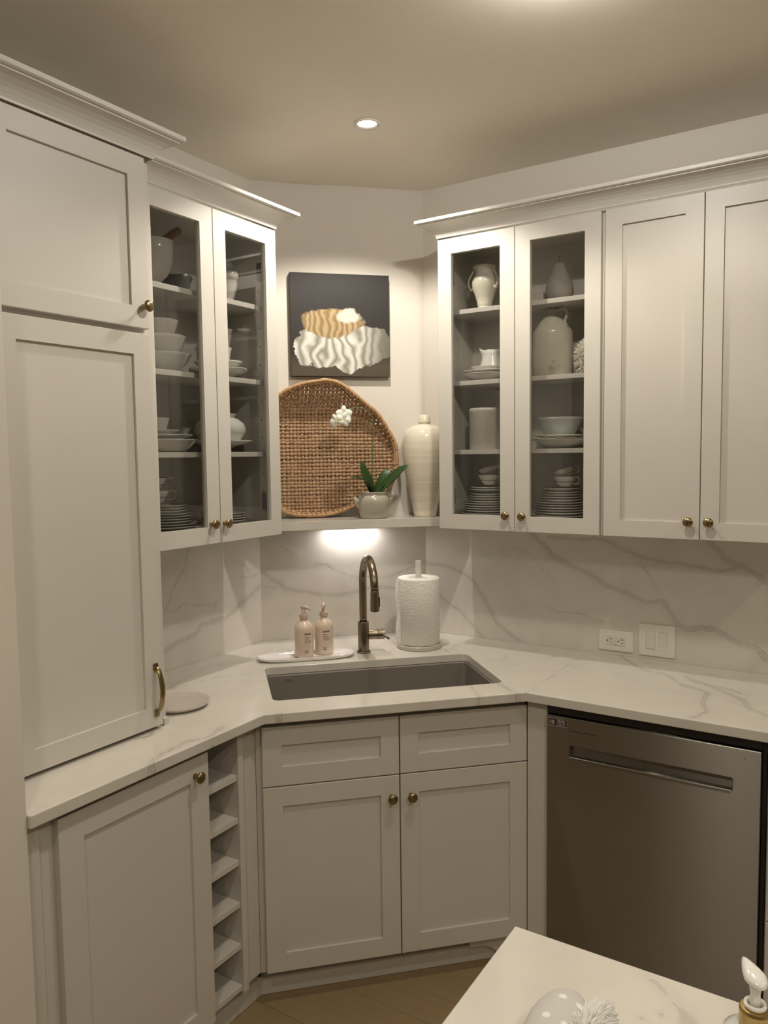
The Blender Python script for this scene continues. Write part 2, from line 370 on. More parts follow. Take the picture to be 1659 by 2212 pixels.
V_C = [(0.003, [(1.305, 0.003), (1.388, -0.113), (1.437, -0.155), (1.511, -0.18), (1.567, -0.252), (1.638, -0.291), (1.668, -0.33)]), (0.004, [(1.57, -0.167), (1.604, -0.211), (1.67, -0.233), (1.715, -0.246), (1.756, -0.278)]), (0.0015, [(1.183, -0.593), (1.186, -0.411), (1.183, -0.158)]), (0.0015, [(0.962, -0.297), (0.942, -0.164), (0.924, -0.091)]), (0.004, [(1.581, -0.273), (1.663, -0.314), (1.663, -0.412), (1.691, -0.503), (1.665, -0.576)]), (0.005, [(1.649, -0.234), (1.723, -0.296), (1.772, -0.349), (1.792, -0.415), (1.846, -0.456)]), (0.004, [(0.61, -1.58), (0.579, -1.499), (0.572, -1.437), (0.603, -1.377), (0.579, -1.303)]), (0.002, [(0.175, -1.132), (0.137, -1.047), (0.1, -0.88), (0.177, -0.746)]), (0.002, [(0.19, -1.082), (0.217, -0.956), (0.304, -0.86)]), (0.003, [(0.978, -0.585), (1.064, -0.689), (1.09, -0.736)]), (0.004, [(1.055, -0.54), (1.143, -0.612), (1.172, -0.61)]), (0.0015, [(0.244, 0.927), (0.236, 1.027), (0.286, 0.949)]), (0.002, [(0.706, -0.244), (0.742, -0.274), (0.713, -0.134), (0.679, -0.06)]), (0.003, [(0.62, -1.171), (0.632, -1.155), (0.64, -1.123)])]
V_I = [(0.004, [(1.812, -1.725), (1.845, -1.741), (1.872, -1.763), (1.894, -1.778)]), (0.0025, [(1.829, -1.824), (1.864, -1.791), (1.882, -1.771)])]
import numpy as np
def vein_field(P, veins, seed=0.0):
    """P: list of 2-D points -> distance to nearest vein over its half width"""
    q = np.array([(a + .008*noise.noise(Vector((a*14, b*14, seed))) + .003*noise.noise(Vector((a*55, b*55, seed+3))),
                   b + .008*noise.noise(Vector((a*14, b*14, seed+7))) + .003*noise.noise(Vector((a*55, b*55, seed+9)))) for a, b in P])
    out = np.full(len(q), 9.0)
    for w, L in veins:
        w = w*1.05
        for i in range(len(L)-1):
            a, b = np.array(L[i]), np.array(L[i+1]); d = b-a; l2 = max(d@d, 1e-9)
            t = np.clip(((q-a)@d)/l2, 0, 1)
            dist = np.hypot(*(q-(a+t[:, None]*d)).T)
            out = np.minimum(out, dist/w)
    return out
def slab(name, F, u0, u1, w0, w1, z0, z1, veins, m, step=.006, parent=None, seed=0.0, cuts=()):
    bm = bmesh.new(); lay = bm.verts.layers.float.new('vein')
    nu, nz = max(1, int((u1-u0)/step)), max(1, int((z1-z0)/step))
    g = [[bm.verts.new(F(u0+(u1-u0)*i/nu, w1, z0+(z1-z0)*j/nz)) for i in range(nu+1)] for j in range(nz+1)]
    f = vein_field([(u0+(u1-u0)*i/nu, z0+(z1-z0)*j/nz) for j in range(nz+1) for i in range(nu+1)], veins, seed)
    k = 0
    for row in g:
        for v in row: v[lay] = float(f[k]); k += 1
    for j in range(nz):
        for i in range(nu): bm.faces.new((g[j][i], g[j][i+1], g[j+1][i+1], g[j+1][i]))
    c = [bm.verts.new(F(u, w0, z)) for u, z in ((u0, z0), (u1, z0), (u1, z1), (u0, z1))]
    for v in c: v[lay] = 9
    bm.faces.new(c)
    rim = [g[0], [r[-1] for r in g], g[-1][::-1], [r[0] for r in g][::-1]]
    for k, e in enumerate(rim):
        bm.faces.new(list(e) + [c[(k+1) % 4], c[k]])
    return mesh_obj(name, bm, m, parent)

# ------------------------------------------------------------------ room shell
def wallbox(name, F, *a, m=None):
    o = mesh_obj(name, B(F, *a), m or WALL); o['kind'] = 'structure'; return o
wallbox('wall_left', FL, -5.6, -W, -.12, 0, 0, CEIL)
wallbox('wall_back', FR, W, 5.6, -.12, 0, 0, CEIL)
bm = bmesh.new()
pl = [(-.12, -W), (0, -W), (W, 0), (W, .12), (-.12, .12)]
lo = [bm.verts.new((x, y, 0)) for x, y in pl]; hi = [bm.verts.new((x, y, CEIL)) for x, y in pl]
bm.faces.new(lo); bm.faces.new(hi)
for i in range(5): bm.faces.new((lo[i], lo[(i+1) % 5], hi[(i+1) % 5], hi[i]))
o = mesh_obj('wall_diagonal', bm, WALL); o['kind'] = 'structure'
wallbox('wall_right', F3((5.6, 0, 0), (0, -1, 0), (-1, 0, 0)), 0, 5.6, -.12, 0, 0, CEIL, m=FARW)
wallbox('wall_front', F3((0, -5.6, 0), (1, 0, 0), (0, 1, 0)), 0, 5.6, -.12, 0, 0, CEIL, m=FARW)
wallbox('wall_stub', FL, -2.04, -1.8995, 0, .600, 0, CEIL)
# ceiling with a round hole for the recessed light
bm = bmesh.new()
hole = .0335; seg = 32
sq = [(-.12, -5.72), (5.72, -5.72), (5.72, .12), (-.12, .12)]
ring = [bm.verts.new((L1[0]+hole*math.cos(2*math.pi*i/seg), L1[1]+hole*math.sin(2*math.pi*i/seg), CEIL)) for i in range(seg)]
cq = [bm.verts.new((L1[0]+.3*sx, L1[1]+.3*sy, CEIL)) for sx, sy in ((1, 1), (-1, 1), (-1, -1), (1, -1))]
for k in range(4):      # corner k covers ring indices 8k .. 8k+8, fan plus side triangles
    for j in range(8): bm.faces.new((cq[k], ring[(8*k+j+1) % seg], ring[(8*k+j) % seg]))
    bm.faces.new((cq[k], cq[(k+1) % 4], ring[(8*k+8) % seg]))
oc = [bm.verts.new((x, y, CEIL)) for x, y in (sq[2], sq[3], sq[0], sq[1])]
for k in range(4): bm.faces.new((oc[k], oc[(k+1) % 4], cq[(k+1) % 4], cq[k]))
tp = [bm.verts.new((x, y, CEIL+.1)) for x, y in (sq[2], sq[3], sq[0], sq[1])]
bm.faces.new(tp)
for k in range(4): bm.faces.new((oc[k], oc[(k+1) % 4], tp[(k+1) % 4], tp[k]))
o = mesh_obj('ceiling', bm, CEILM); o['kind'] = 'structure'
fl = mesh_obj('floor', B(FW, -.12, 5.72, -5.72, .12, -.06, -.012), OAK); fl['kind'] = 'structure'
y = .0; k = 0; pw = .1905
while y > -5.6:
    off = rnd.uniform(.2, 2.0) if k else .9
    xs = [0.0]
    x = off
    while x < 5.6: xs.append(x); x += 2.2
    xs.append(5.6)
    for a, b_ in zip(xs, xs[1:]):
        if b_-a < .02: continue
        bm = bmesh.new(); cx, cy = (a+b_)/2, y-pw/2
        box(bm, FW, a-cx+.0006, b_-cx-.0006, -pw/2+.0006, pw/2-.0006, 0, .012, bev=.0015)
        p = mesh_obj('plank', bm, OAK); p.location = (cx, cy, -.012); p.parent = fl
    y -= pw; k += 1

# ------------------------------------------------------------------ backsplashes
ZS0, ZS1 = 1.374, 1.4095       # floating stone shelf
TH = .010
o = slab('backsplash', FR, W+.004, 2.6, .0005, TH, ZC+.0005, 1.3795, [(w, [(u, z) for u, z in L]) for w, L in V_R], STONE, seed=1)
tag(o, 'long veined quartz backsplash with thick grey veins behind the outlets', 'backsplash')
o = slab('backsplash', FD, .0043, W/S2-.0043, .0005, TH, ZC+.0005, ZS0-.0005, V_D, STONE, seed=2)
tag(o, 'veined quartz backsplash behind the faucet and paper towels, lit from the shelf above', 'backsplash')
o = slab('backsplash', FL, -1.895, -W-.004, .0005, TH, ZC+.0005, 1.3795, V_L, STONE, seed=3)
tag(o, 'veined quartz backsplash under the left glass-door cabinet', 'backsplash')

# ------------------------------------------------------------------ floating shelf
SD = .19
bm = bmesh.new(); lay = bm.verts.layers.float.new('vein')
a0, a1 = -(SD-.0)+.002, W/S2+SD-.002
# plan of the shelf in (t, d): trapezoid that fills the corner
shv = []
ps = [(.001, -W), (W, -.001), (.7022, -.001), (.7022, .7022-W-SD/S2), (SD/S2+W-.6982, -.6982), (.001, -.6982)]
lo = [bm.verts.new((t, d, ZS0)) for t, d in ps]; hi = [bm.verts.new((t, d, ZS1)) for t, d in ps]
bm.faces.new(lo); bm.faces.new(hi)
for i in range(6): bm.faces.new((lo[i], lo[(i+1) % 6], hi[(i+1) % 6], hi[i]))
for v in bm.verts: v[lay] = 9
bmesh.ops.bevel(bm, geom=[e for e in bm.edges if all(abs((v.co - Vector((0, -W, 0))).dot(Vector((S2, -S2, 0)))-SD) < 1e-4 for v in e.verts)], offset=.002, segments=2, affect='EDGES')
o = mesh_obj('stone_shelf', bm, STONE2); tag(o, 'floating pale quartz shelf across the corner under the basket and vase', 'shelf')

# ------------------------------------------------------------------ countertops
def in_poly(x, y, P):
    c = False; j = len(P)-1
    for i in range(len(P)):
        xi, yi = P[i]; xj, yj = P[j]
        if (yi > y) != (yj > y) and x < (xj-xi)*(y-yi)/(yj-yi)+xi: c = not c
        j = i
    return c
def inset(P, d):
    n = len(P); out = []
    area = sum(P[i][0]*P[(i+1) % n][1]-P[(i+1) % n][0]*P[i][1] for i in range(n))
    s = 1 if area > 0 else -1
    for i in range(n):
        p0, p1, p2 = Vector(P[i-1]), Vector(P[i]), Vector(P[(i+1) % n])
        d1 = (p1-p0).normalized(); d2 = (p2-p1).normalized()
        n1 = Vector((-d1.y, d1.x))*s; n2 = Vector((-d2.y, d2.x))*s
        b = n1+n2; b = b/max(b.dot(n1), .2)
        out.append(tuple(p1 + b*d))
    return out
def round_poly(P, rads, seg=5):
    out = []; n = len(P)
    for i in range(n):
        r = rads[i] if isinstance(rads, (list, tuple)) else rads
        p0, p1, p2 = Vector(P[i-1]), Vector(P[i]), Vector(P[(i+1) % n])
        if r <= 0: out.append(tuple(p1)); continue
        a = p1 + (p0-p1).normalized()*r; c = p1 + (p2-p1).normalized()*r
        for k in range(seg+1):
            t = k/seg; out.append(tuple(a*(1-t)**2 + p1*2*t*(1-t) + c*t*t))
    return out
def top_slab(name, outer, holes, z0, z1, veins, m, step=.012, e=.0025, seed=0.0):
    bm = bmesh.new(); lay = bm.verts.layers.float.new('vein')
    loops = [inset(outer, e)] + [inset(h, -e) for h in holes]
    V = []; E = []
    for L in loops:
        s = len(V); n = len(L); pts = []
        for i in range(n):
            a, b = Vector(L[i]), Vector(L[(i+1) % n]); k = max(1, int((b-a).length/step))
            for q in range(k): pts.append(a + (b-a)*q/k)
        V += pts; E += [(s+i, s+(i+1) % len(pts)) for i in range(len(pts))]
    nb = len(V)
    xs = [p[0] for p in outer]; ys = [p[1] for p in outer]
    ins = [inset(outer, e+step*.5)] + [inset(h, -e-step*.5) for h in holes]
    x = min(xs)
    while x < max(xs):
        y = min(ys)
        while y < max(ys):
            if in_poly(x, y, ins[0]) and not any(in_poly(x, y, h) for h in ins[1:]): V.append(Vector((x, y)))
            y += step
        x += step
    vs, es, fs, *_ = delaunay_2d_cdt(V, E, [], 0, 1e-6)
    f = vein_field([(v.x, v.y) for v in vs], veins, seed)
    bv = []
    for v, q in zip(vs, f):
        b = bm.verts.new((v.x, v.y, z1)); b[lay] = float(q); bv.append(b)
    for t in fs:
        cx = sum(vs[i].x for i in t)/len(t); cy = sum(vs[i].y for i in t)/len(t)
        if in_poly(cx, cy, loops[0]) and not any(in_poly(cx, cy, h) for h in loops[1:]):
            fc = bm.faces.new([bv[i] for i in t])
            if fc.normal.z < 0: fc.normal_flip()
    for v in [v for v in bm.verts if not v.link_faces]: bm.verts.remove(v)
    # rims
    for k, (L, base) in enumerate([(loops[0], outer)] + list(zip(loops[1:], holes))):
        n = len(base); sgn = 1 if k == 0 else -1
        prof = [(e, z1), (e*.3, z1-e*.3), (0, z1-e), (0, z0+e), (e*.3, z0+e*.3), (e, z0)]
        rings = []
        for off, z in prof:
            P = inset(base, sgn*off); ring = []
            for i in range(n):
                a, b = Vector(P[i]), Vector(P[(i+1) % n]); kk = max(1, int((Vector(base[(i+1) % n])-Vector(base[i])).length/step))
                for q in range(kk):
                    p = a+(b-a)*q/kk; ring.append((p.x, p.y, z))
            rings.append(ring)
        fv = vein_field([(p[0], p[1]) for p in rings[0]], veins, seed)
        R = []
        for ring in rings:
            r = []
            for p, q in zip(ring, fv):
                b = bm.verts.new(p); b[lay] = float(q); r.append(b)
            R.append(r)
        for A, C in zip(R, R[1:]):
            for i in range(len(A)):
                j = (i+1) % len(A); bm.faces.new((A[i], A[j], C[j], C[i]))
        if k == 0: under = R[-1]
    return mesh_obj(name, bm, m)
DLx, DRy = .6102, -.594
outer = [(.0, -1.8985), (DLx, -1.8985), (DLx, -1.1683), (1.1824, DRy), (2.6, DRy), (2.6, 0), (W, 0), (0, -W)]
outer = outer[:1] + round_poly(outer[:3], [0, .006, 0])[1:-1] + outer[2:]
def td(t, d): q = FD(t, d, 0); return (q.x, q.y)
hole_r = [td(-.012, .406), td(.737, .404), td(.737, .787), td(-.010, .787)]
sink_hole = round_poly(hole_r, .028)
o = top_slab('countertop', outer, [sink_hole], .8845, ZC, [(w*1.5, L) for w, L in V_C], STONE, seed=4)
tag(o, 'veined quartz L-shaped worktop with an undermount sink cut-out', 'countertop')

# ------------------------------------------------------------------ cabinet kit
KN = [(.0, 0), (.0075, 0), (.0075, .002), (.0052, .004), (.0048, .012), (.008, .016), (.0138, .019), (.0155, .0225), (.0138, .026), (.008, .0285), (.004, .0293), (0, .0295)]
def knob(F, u, w, z, parent):
    bm = bmesh.new(); c = F(u, w, z); nrm = (F(u, w+1, z)-c); ax = F(u+1, w, z)-c; upv = Vector((0, 0, 1))
    rings = []
    seg = 24
    for r, h in KN:
        if r < 1e-5: rings.append([bm.verts.new(c+nrm*h)]); continue
        rings.append([bm.verts.new(c + nrm*h + ax*r*math.cos(a) + upv*r*math.sin(a)) for a in [2*math.pi*i/seg for i in range(seg)]])
    for A, Bq in zip(rings, rings[1:]):
        for i in range(seg):
            j = (i+1) % seg
            if len(A) == 1: bm.faces.new((A[0], Bq[i], Bq[j]))
            elif len(Bq) == 1: bm.faces.new((A[i], A[j], Bq[0]))
            else: bm.faces.new((A[i], A[j], Bq[j], Bq[i]))
    mesh_obj('knob', bm, BRASS, parent, smooth=True, label='round aged-brass knob')
def frame_bm(F, u0, u1, w0, w1, z0, z1, s, top=None):
    """rectangular frame of rail width s, thickness w0..w1, edges softened"""
    st = s if top is None else top
    bm = bmesh.new(); b = .0012
    def loop(a0, a1, c0, c1, w): return [bm.verts.new(F(u, w, z)) for u, z in ((a0, c0), (a1, c0), (a1, c1), (a0, c1))]
    seqs = [loop(u0+b, u1-b, z0+b, z1-b, w1), loop(u0, u1, z0, z1, w1-b), loop(u0, u1, z0, z1, w0)]
    ins = [loop(u0+s, u1-s, z0+s, z1-st, w1), loop(u0+s, u1-s, z0+s, z1-st, w0)]
    chain = [ins[1], ins[0], seqs[0], seqs[1], seqs[2], ins[1]]
    for A, C in zip(chain, chain[1:]):
        for i in range(4):
            j = (i+1) % 4; bm.faces.new((A[i], A[j], C[j], C[i]))
    return bm
def door(F, u0, u1, wf, z0, z1, parent, knob_at=None, glazed=False, s=.0545, name='door', th=.020, m=None):
    d = mesh_obj(name, frame_bm(F, u0, u1, wf-th, wf, z0, z1, s), m or PAINT, parent)
    if glazed:
        bm = B(F, u0+s-.003, u1-s+.003, wf-.013, wf-.010, z0+s-.003, z1-s+.003)
        mesh_obj('pane', bm, GLASS, d, label='glass pane tinted to darken the cabinet inside')
    else:
        mesh_obj('panel', B(F, u0+s-.004, u1-s+.004, wf-.014, wf-.0075, z0+s-.004, z1-s+.004), m or PAINT, d)
    if knob_at: knob(F, knob_at[0], wf, knob_at[1], d)
    return d
def hollow(F, u0, u1, w0, w1, z0, z1, t=.018, back=.006, zb=None):
    bm = bmesh.new()
    box(bm, F, u0, u0+t, w0, w1, z0, z1); box(bm, F, u1-t, u1, w0, w1, z0, z1)
    box(bm, F, u0+t, u1-t, w0, w1, z0, z0+t); box(bm, F, u0+t, u1-t, w0, w1, z1-t, z1)
    box(bm, F, u0+t, u1-t, w0, w0+back, z0+t, z1-t)
    return bm

ZB, ZT = 1.3811, 2.4404        # bottoms and tops of the upper doors
UL, UR = .2975, .267
# left glass cabinet
c = thing('glass_cabinet', 'off-white wall cabinet with two glass doors left of the painting', 'cabinet', (0, -1.02, ZB))
mesh_obj('cabinet_body', hollow(FL, -1.3585, -.7003, .011, UL-.021, ZB+.001, ZT+.004), PAINT, c)
for z in (2.184, 1.9265, 1.6755):
    mesh_obj('shelf', B(FL, -1.339, -.720, .018, UL-.045, z-.017, z, bev=.001), PAINT, c)
door(FL, -1.305, -1.0035, UL, ZB, ZT, c, (-1.0455, 1.445), True)
dd = door(FL, -1.0010, -.6993, UL, ZB, ZT, c, (-.9865, 1.444), True)
for z in (2.30, 1.50):
    mesh_obj('hinge', B(FL, -.7400, -.7190, UL-.055, UL-.024, z-.03, z+.03, bev=.002), GRIM, c)
mesh_obj('shelf_pin_holes', (lambda bm: ([box(bm, FL, -.7193, -.7187, w-.0025, w+.0025, 1.47+.064*i-.0025, 1.47+.064*i+.0025) for i in range(14) for w in (.05, .232)], bm)[1])(bmesh.new()), DARK, c, kind='stuff')
# right glass cabinet
c = thing('glass_cabinet', 'off-white wall cabinet with two glass doors right of the tall vase', 'cabinet', (1.0, 0, ZB))
mesh_obj('cabinet_body', hollow(FR, .7043, 1.3135, .011, UR-.021, ZB+.001, ZT+.004), PAINT, c)
for z in (2.190, 1.929, 1.674):
    mesh_obj('shelf', B(FR, .7235, 1.2945, .018, UR-.045, z-.0165, z, bev=.001), PAINT, c)
door(FR, .7033, 1.0045, UR, ZB, ZT, c, (.9766, 1.437), True)
door(FR, 1.0070, 1.3075, UR, ZB, ZT, c, (1.0390, 1.436), True)
for z in (2.31, 1.50):
    mesh_obj('hinge', B(FR, .7230, .7430, UR-.055, UR-.024, z-.03, z+.03, bev=.002), GRIM, c)
# right solid cabinet
c = thing('wall_cabinet', 'off-white wall cabinet with two plain shaker doors at the right edge', 'cabinet', (1.62, 0, ZB))
mesh_obj('cabinet_body', B(FR, 1.3145, 1.930, .011, UR-.021, ZB+.001, ZT+.004), PAINT, c)
door(FR, 1.3210, 1.6215, UR, ZB, ZT, c, (1.5915, 1.437))
door(FR, 1.6240, 1.9245, UR, ZB, ZT, c, (1.6512, 1.437))
# tall pantry unit standing on the counter
c = thing('pantry_cabinet', 'tall off-white shaker cupboard standing on the counter at the left', 'cabinet', (0, -1.62, ZC))
PX = .440
bm = bmesh.new(); box(bm, FL, -1.897, -1.3615, .011, PX-.021, .934, 2.480); box(bm, FL, -1.378, -1.3615, .011, PX-.009, ZC+.0005, .934); box(bm, FL, -1.897, -1.379, .011, PX-.075, ZC+.0005, .934)
mesh_obj('cabinet_body', bm, PAINT, c)
d1 = door(FL, -1.827, -1.389, PX, 1.9995, 2.4420, c, (-1.4085, 2.0555), s=.0555)
d2 = door(FL, -1.827, -1.389, PX, .9245, 1.9850, c, s=.0555)
pz0, pz1, py = .966, 1.091, -1.4115
pts = smooth_pts([(PX+.004, py, pz1), (PX+.012, py, pz1-.004), (PX+.019, py, pz1-.018), (PX+.026, py, pz1-.045), (PX+.028, py, (pz0+pz1)/2), (PX+.026, py, pz0+.040), (PX+.019, py, pz0+.016), (PX+.012, py, pz0+.004), (PX+.004, py, pz0)], 5)
n_ = len(pts)
bm = bmesh.new(); tube(bm, pts, [.0042+.0042*math.sin(math.pi*i/(n_-1)) for i in range(n_)], seg=12, flat=.62, upv=(1, 0, 0))
for zz in (pz0-.001, pz1+.001): box(bm, FL, py-.0075, py+.0075, PX, PX+.006, zz-.0125, zz+.0095, bev=.002)
mesh_obj('pull_handle', bm, BRASS, d2, smooth=False, label='curved aged-brass pull handle')

# crown mouldings: a profile swept along the cabinet tops with mitred returns
CP = [(0, 0), (.003, 0), (.0035, .005), (.007, .013), (.013, .022), (.022, .030), (.034, .0365), (.046, .0405), (.0515, .0415), (.0515, .0455), (.0580, .0460), (.0625, .0485), (.0625, .0585), (0, .0585)]
def crown(name, path, side, z0, sc=1.0, sz=1.0):
    bm = bmesh.new(); P = [Vector(p) for p in path]; n = len(P); rings = []
    def nr(a, b):
        d = (b-a).normalized(); return Vector((d.y, -d.x))*side
    for i in range(n):
        if i == 0: off = nr(P[0], P[1])
        elif i == n-1: off = nr(P[-2], P[-1])
        else:
            a, b = nr(P[i-1], P[i]), nr(P[i], P[i+1]); off = (a+b)/(1+a.dot(b))
        rings.append([bm.verts.new((P[i].x+off.x*p*sc, P[i].y+off.y*p*sc, z0+z*sz)) for p, z in CP])
    m_ = len(CP)
    for A, C in zip(rings, rings[1:]):
        for i in range(m_): bm.faces.new((A[i], A[(i+1) % m_], C[(i+1) % m_], C[i]))
    bm.faces.new(rings[0]); bm.faces.new(rings[-1])
    o = mesh_obj(name, bm, PAINT); o['kind'] = 'structure'; return o
crown('trim_1', [(.7033, -.002), (.7033, -UR), (2.6, -UR)], 1, 2.4460)
crown('trim_2', [(.002, -.6993), (UL, -.6993), (UL, -1.3605)], -1, 2.4460)
crown('trim_3', [(.002, -1.3605), (PX, -1.3605), (PX, -1.8985)], -1, 2.4470, 1.0, 1.08)

# ------------------------------------------------------------------ base units
BX = .5852                     # door fronts of the left run
c = thing('base_cabinet', 'off-white base cabinet with one shaker door under the left counter', 'cabinet', (0, -1.6, 0))
mesh_obj('cabinet_body', B(FL, -1.8935, -1.3905, .011, BX-.021, .100, .8835), PAINT, c)
bm = bmesh.new(); box(bm, FL, -1.8935, -1.8565, .4, BX-.012, .100, .8835, bev=.001); box(bm, FL, -1.8565, -1.8225, .4, BX-.019, .100, .8835, bev=.001)
mesh_obj('filler_strip', bm, PAINT, c)
door(FL, -1.8180, -1.3660, BX, .1000, .8660, c, (-1.4150, .8170), s=.0640)
# wine rack
c = thing('wine_rack', 'narrow open off-white wine rack left of the diagonal sink cabinet', 'wine rack', (0, -1.3, 0))
bm = bmesh.new(); box(bm, FL, -1.3895, -1.3855, .05, BX-.021, .100, .8835)
mesh_obj('side_panel', bm, PAINT, c)
mesh_obj('side_panel', B(FL, -1.2345, -1.2135, .05, .5675, .0930, .8835, bev=.001), PAINT, c)
mesh_obj('back_panel', B(FL, -1.3855, -1.2345, .045, .05, .100, .8835), PAINT, c)
RK = (.748, .6222, .4965, .3708, .2447, .1185)
for z in RK:
    mesh_obj('shelf', B(FL, -1.3850, -1.2350, .052, .562, z-.0165, z, bev=.0008), PAINT, c)
mesh_obj('filler_strip', B(FL, -1.2130, -1.1490, .35, .5560, .100, .8835, bev=.001), PAINT, c)
bm = bmesh.new(); prof = [(0, 0), (.034, 0), (.037, .004), (.037, .19), (.030, .225), (.0155, .25), (.0145, .285), (.016, .287), (.016, .297), (.0145, .30), (0, .30)]
lathe(bm, prof, (0, 0, 0), 24)
for v in bm.verts: v.co = Vector((.245+v.co.z, -1.3455+v.co.x, .3708+.0385+v.co.y))
o = mesh_obj('wine_bottle', bm, GLASSB, smooth=True); tag(o, 'dark wine bottle lying in a middle slot of the wine rack', 'bottle')
# sink base: faces the room on the diagonal
SD0 = .8775
c = thing('sink_cabinet', 'off-white diagonal sink cabinet with two false drawers over two doors', 'cabinet', tuple(FD(.36, .5, 0)))
bm = bmesh.new()
fz = SD0-.021
# face frame around, open box behind so that the sink fits in it
box(bm, FD, -.0700, -.026, .80, fz, .100, .8835); box(bm, FD, .752, .7835, .80, fz, .100, .8835)
box(bm, FD, -.026, .752, .80, fz, .100, .140); box(bm, FD, -.026, .752, .80, fz, .655, .705); box(bm, FD, -.026, .752, .825, fz, .855, .8835)
box(bm, FD, .345, .383, .80, fz, .140, .655)
mesh_obj('cabinet_body', bm, PAINT, c)
mesh_obj('inner_lining', B(FD, -.024, .750, .795, .7995, .102, .65), DARK, c)
for u0, u1 in ((-.0520, .3620), (.3655, .7800)):
    door(FD, u0, u1, SD0, .6835, .8640, c, s=.0575 if u0 < 0 else .0575, name='drawer')
door(FD, -.0520, .3620, SD0, .1065, .6795, c, (.3365, .6135), s=.0585)
door(FD, .3655, .7805, SD0, .1065, .6795, c, (.3985, .6125), s=.0585)
# plinths (toe kicks)
def trim(name, bm): o = mesh_obj(name, bm, PAINT); o['kind'] = 'structure'; return o
bm = bmesh.new()
def offpoly(d, x):   # path of the plinth face: left run at x, diagonal at depth d, right run
    t1 = x/S2-d; y1 = -W+(t1-d)*S2
    return (x, y1)
cx_, cy_ = offpoly(.817, .530)
trim('trim_4', (lambda bm: (box(bm, FL, -1.8985, cy_, .50, .530, .0005, .058, bev=.002), box(bm, FL, -1.8985, cy_+.01, .48, .515, .058, .0995), bm)[2])(bmesh.new()))
t_l = .530/S2-.817
trim('trim_5', (lambda bm: (box(bm, FD, t_l-.003, .85, .787, .817, .0005, .055, bev=.002), box(bm, FD, t_l, .80, .77, .800, .055, .0995), bm)[2])(bmesh.new()))
# bracket foot with a scooped lower edge
bm = bmesh.new(); pr = [(.600, .099), (.600, .062)]
for k in range(9):
    a = k/8; pr.append((.640+.075*a, .062-.058*(a**2.2)))
pr += [(.782, .004), (.782, .099)]
fr = [bm.verts.new(FD(t, .838, z)) for t, z in pr]; bk = [bm.verts.new(FD(t, .822, z)) for t, z in pr]
bm.faces.new(fr); bm.faces.new(bk)
for i in range(len(pr)): bm.faces.new((fr[i], fr[(i+1) % len(pr)], bk[(i+1) % len(pr)], bk[i]))
trim('trim_6', bm)
# filler between sink cabinet and dishwasher
trim('trim_7', (lambda bm: (box(bm, FR, 1.1745, 1.2400, .40, .5640, .0005, .8835, bev=.001), bm)[1])(bmesh.new()))
# dishwasher
DF = .5841
c = thing('dishwasher', 'stainless steel dishwasher with a pocket handle under the right counter', 'dishwasher', (1.545, 0, 0))
mesh_obj('tub_body', B(FR, 1.2435, 1.8580, .03, DF-.045, .10, .8835), DARKG, c)
mesh_obj('control_strip', B(FR, 1.2450, 1.8470, DF-.045, DF-.010, .8555, .8825, bev=.002), DARKG, c)
mesh_obj('side_gasket', B(FR, 1.8475, 1.8580, DF-.045, DF-.012, .10, .8825), DARKG, c)
mesh_obj('kick_plate', B(FR, 1.2435, 1.8580, DF-.09, DF-.06, .0005, .0995), DARKG, c)
x0, x1, z0, z1 = 1.2454, 1.8458, .105, .8530
hx0, hx1, hz0, hz1 = 1.3165, 1.7762, .7285, .7690
bm = bmesh.new()
def rr(a0, a1, c0, c1, w, r, seg=4):
    P = round_poly([(a0, c0), (a1, c0), (a1, c1), (a0, c1)], r, seg); return [bm.verts.new(FR(u, w, z)) for u, z in P]
O = [rr(x0+.002, x1-.002, z0+.002, z1-.002, DF, .003), rr(x0, x1, z0, z1, DF-.002, .003), rr(x0, x1, z0, z1, DF-.042, .003)]
I = [rr(hx0, hx1, hz0, hz1, DF, .006), rr(hx0+.002, hx1-.002, hz0+.002, hz1-.002, DF-.003, .005), rr(hx0+.004, hx1-.004, hz0+.004, hz1-.004, DF-.020, .005)]
for A, C in ((O[2], O[1]), (O[1], O[0]), (O[0], I[0]), (I[0], I[1]), (I[1], I[2])):
    n = len(A)
    for i in range(n): bm.faces.new((A[i], A[(i+1) % n], C[(i+1) % n], C[i]))
bm.faces.new(I[2]); bm.faces.new(O[2])
dw = mesh_obj('door', bm, STEEL, c)
mesh_obj('handle_lip', TB([FR(hx0+.006, DF-.001, hz0+.002), FR(hx1-.006, DF-.001, hz0+.002)], .0035, seg=10), STEEL, dw)
mesh_obj('vent_slot', B(FR, 1.3165, 1.4000, DF, DF+.0004, .8131, .8149), DARKG, dw)
mesh_obj('sensor_dot', B(FR, 1.8020, 1.8050, DF, DF+.0004, .8245, .8272), DARKG, dw)
st = mesh_obj('sticker', B(FR, 1.2484, 1.3125, DF, DF+.0005, .8205, .8455), mat('sticker_grey', (.30, .28, .26), .4), dw, label='small rectangular warranty sticker')
# sticker print is dark with pale letters, flat on the sticker
mesh_obj('print_field', B(FR, 1.2500, 1.3112, DF+.0005, DF+.0008, .8232, .8442), mat('sticker_dark', (.045, .035, .035), .4), dw)
PALE = mat('sticker_pale', (.45, .43, .41), .5)
PL = lambda x, z, s=1: (lambda a, b, e_: FR(x+a, DF+.0009+e_, z+b))
text_obj('10', .0175, PL(1.2525, .8270), PALE, dw, bold=.0006)
text_obj('YEAR', .0100, PL(1.2785, .8352), PALE, dw, font_scale_x=1.05, bold=.0003)
text_obj('LIMITED PARTS', .0050, PL(1.2787, .8300), PALE, dw, font_scale_x=.80)
text_obj('WARRANTY', .0058, PL(1.2787, .8245), PALE, dw, font_scale_x=.86)
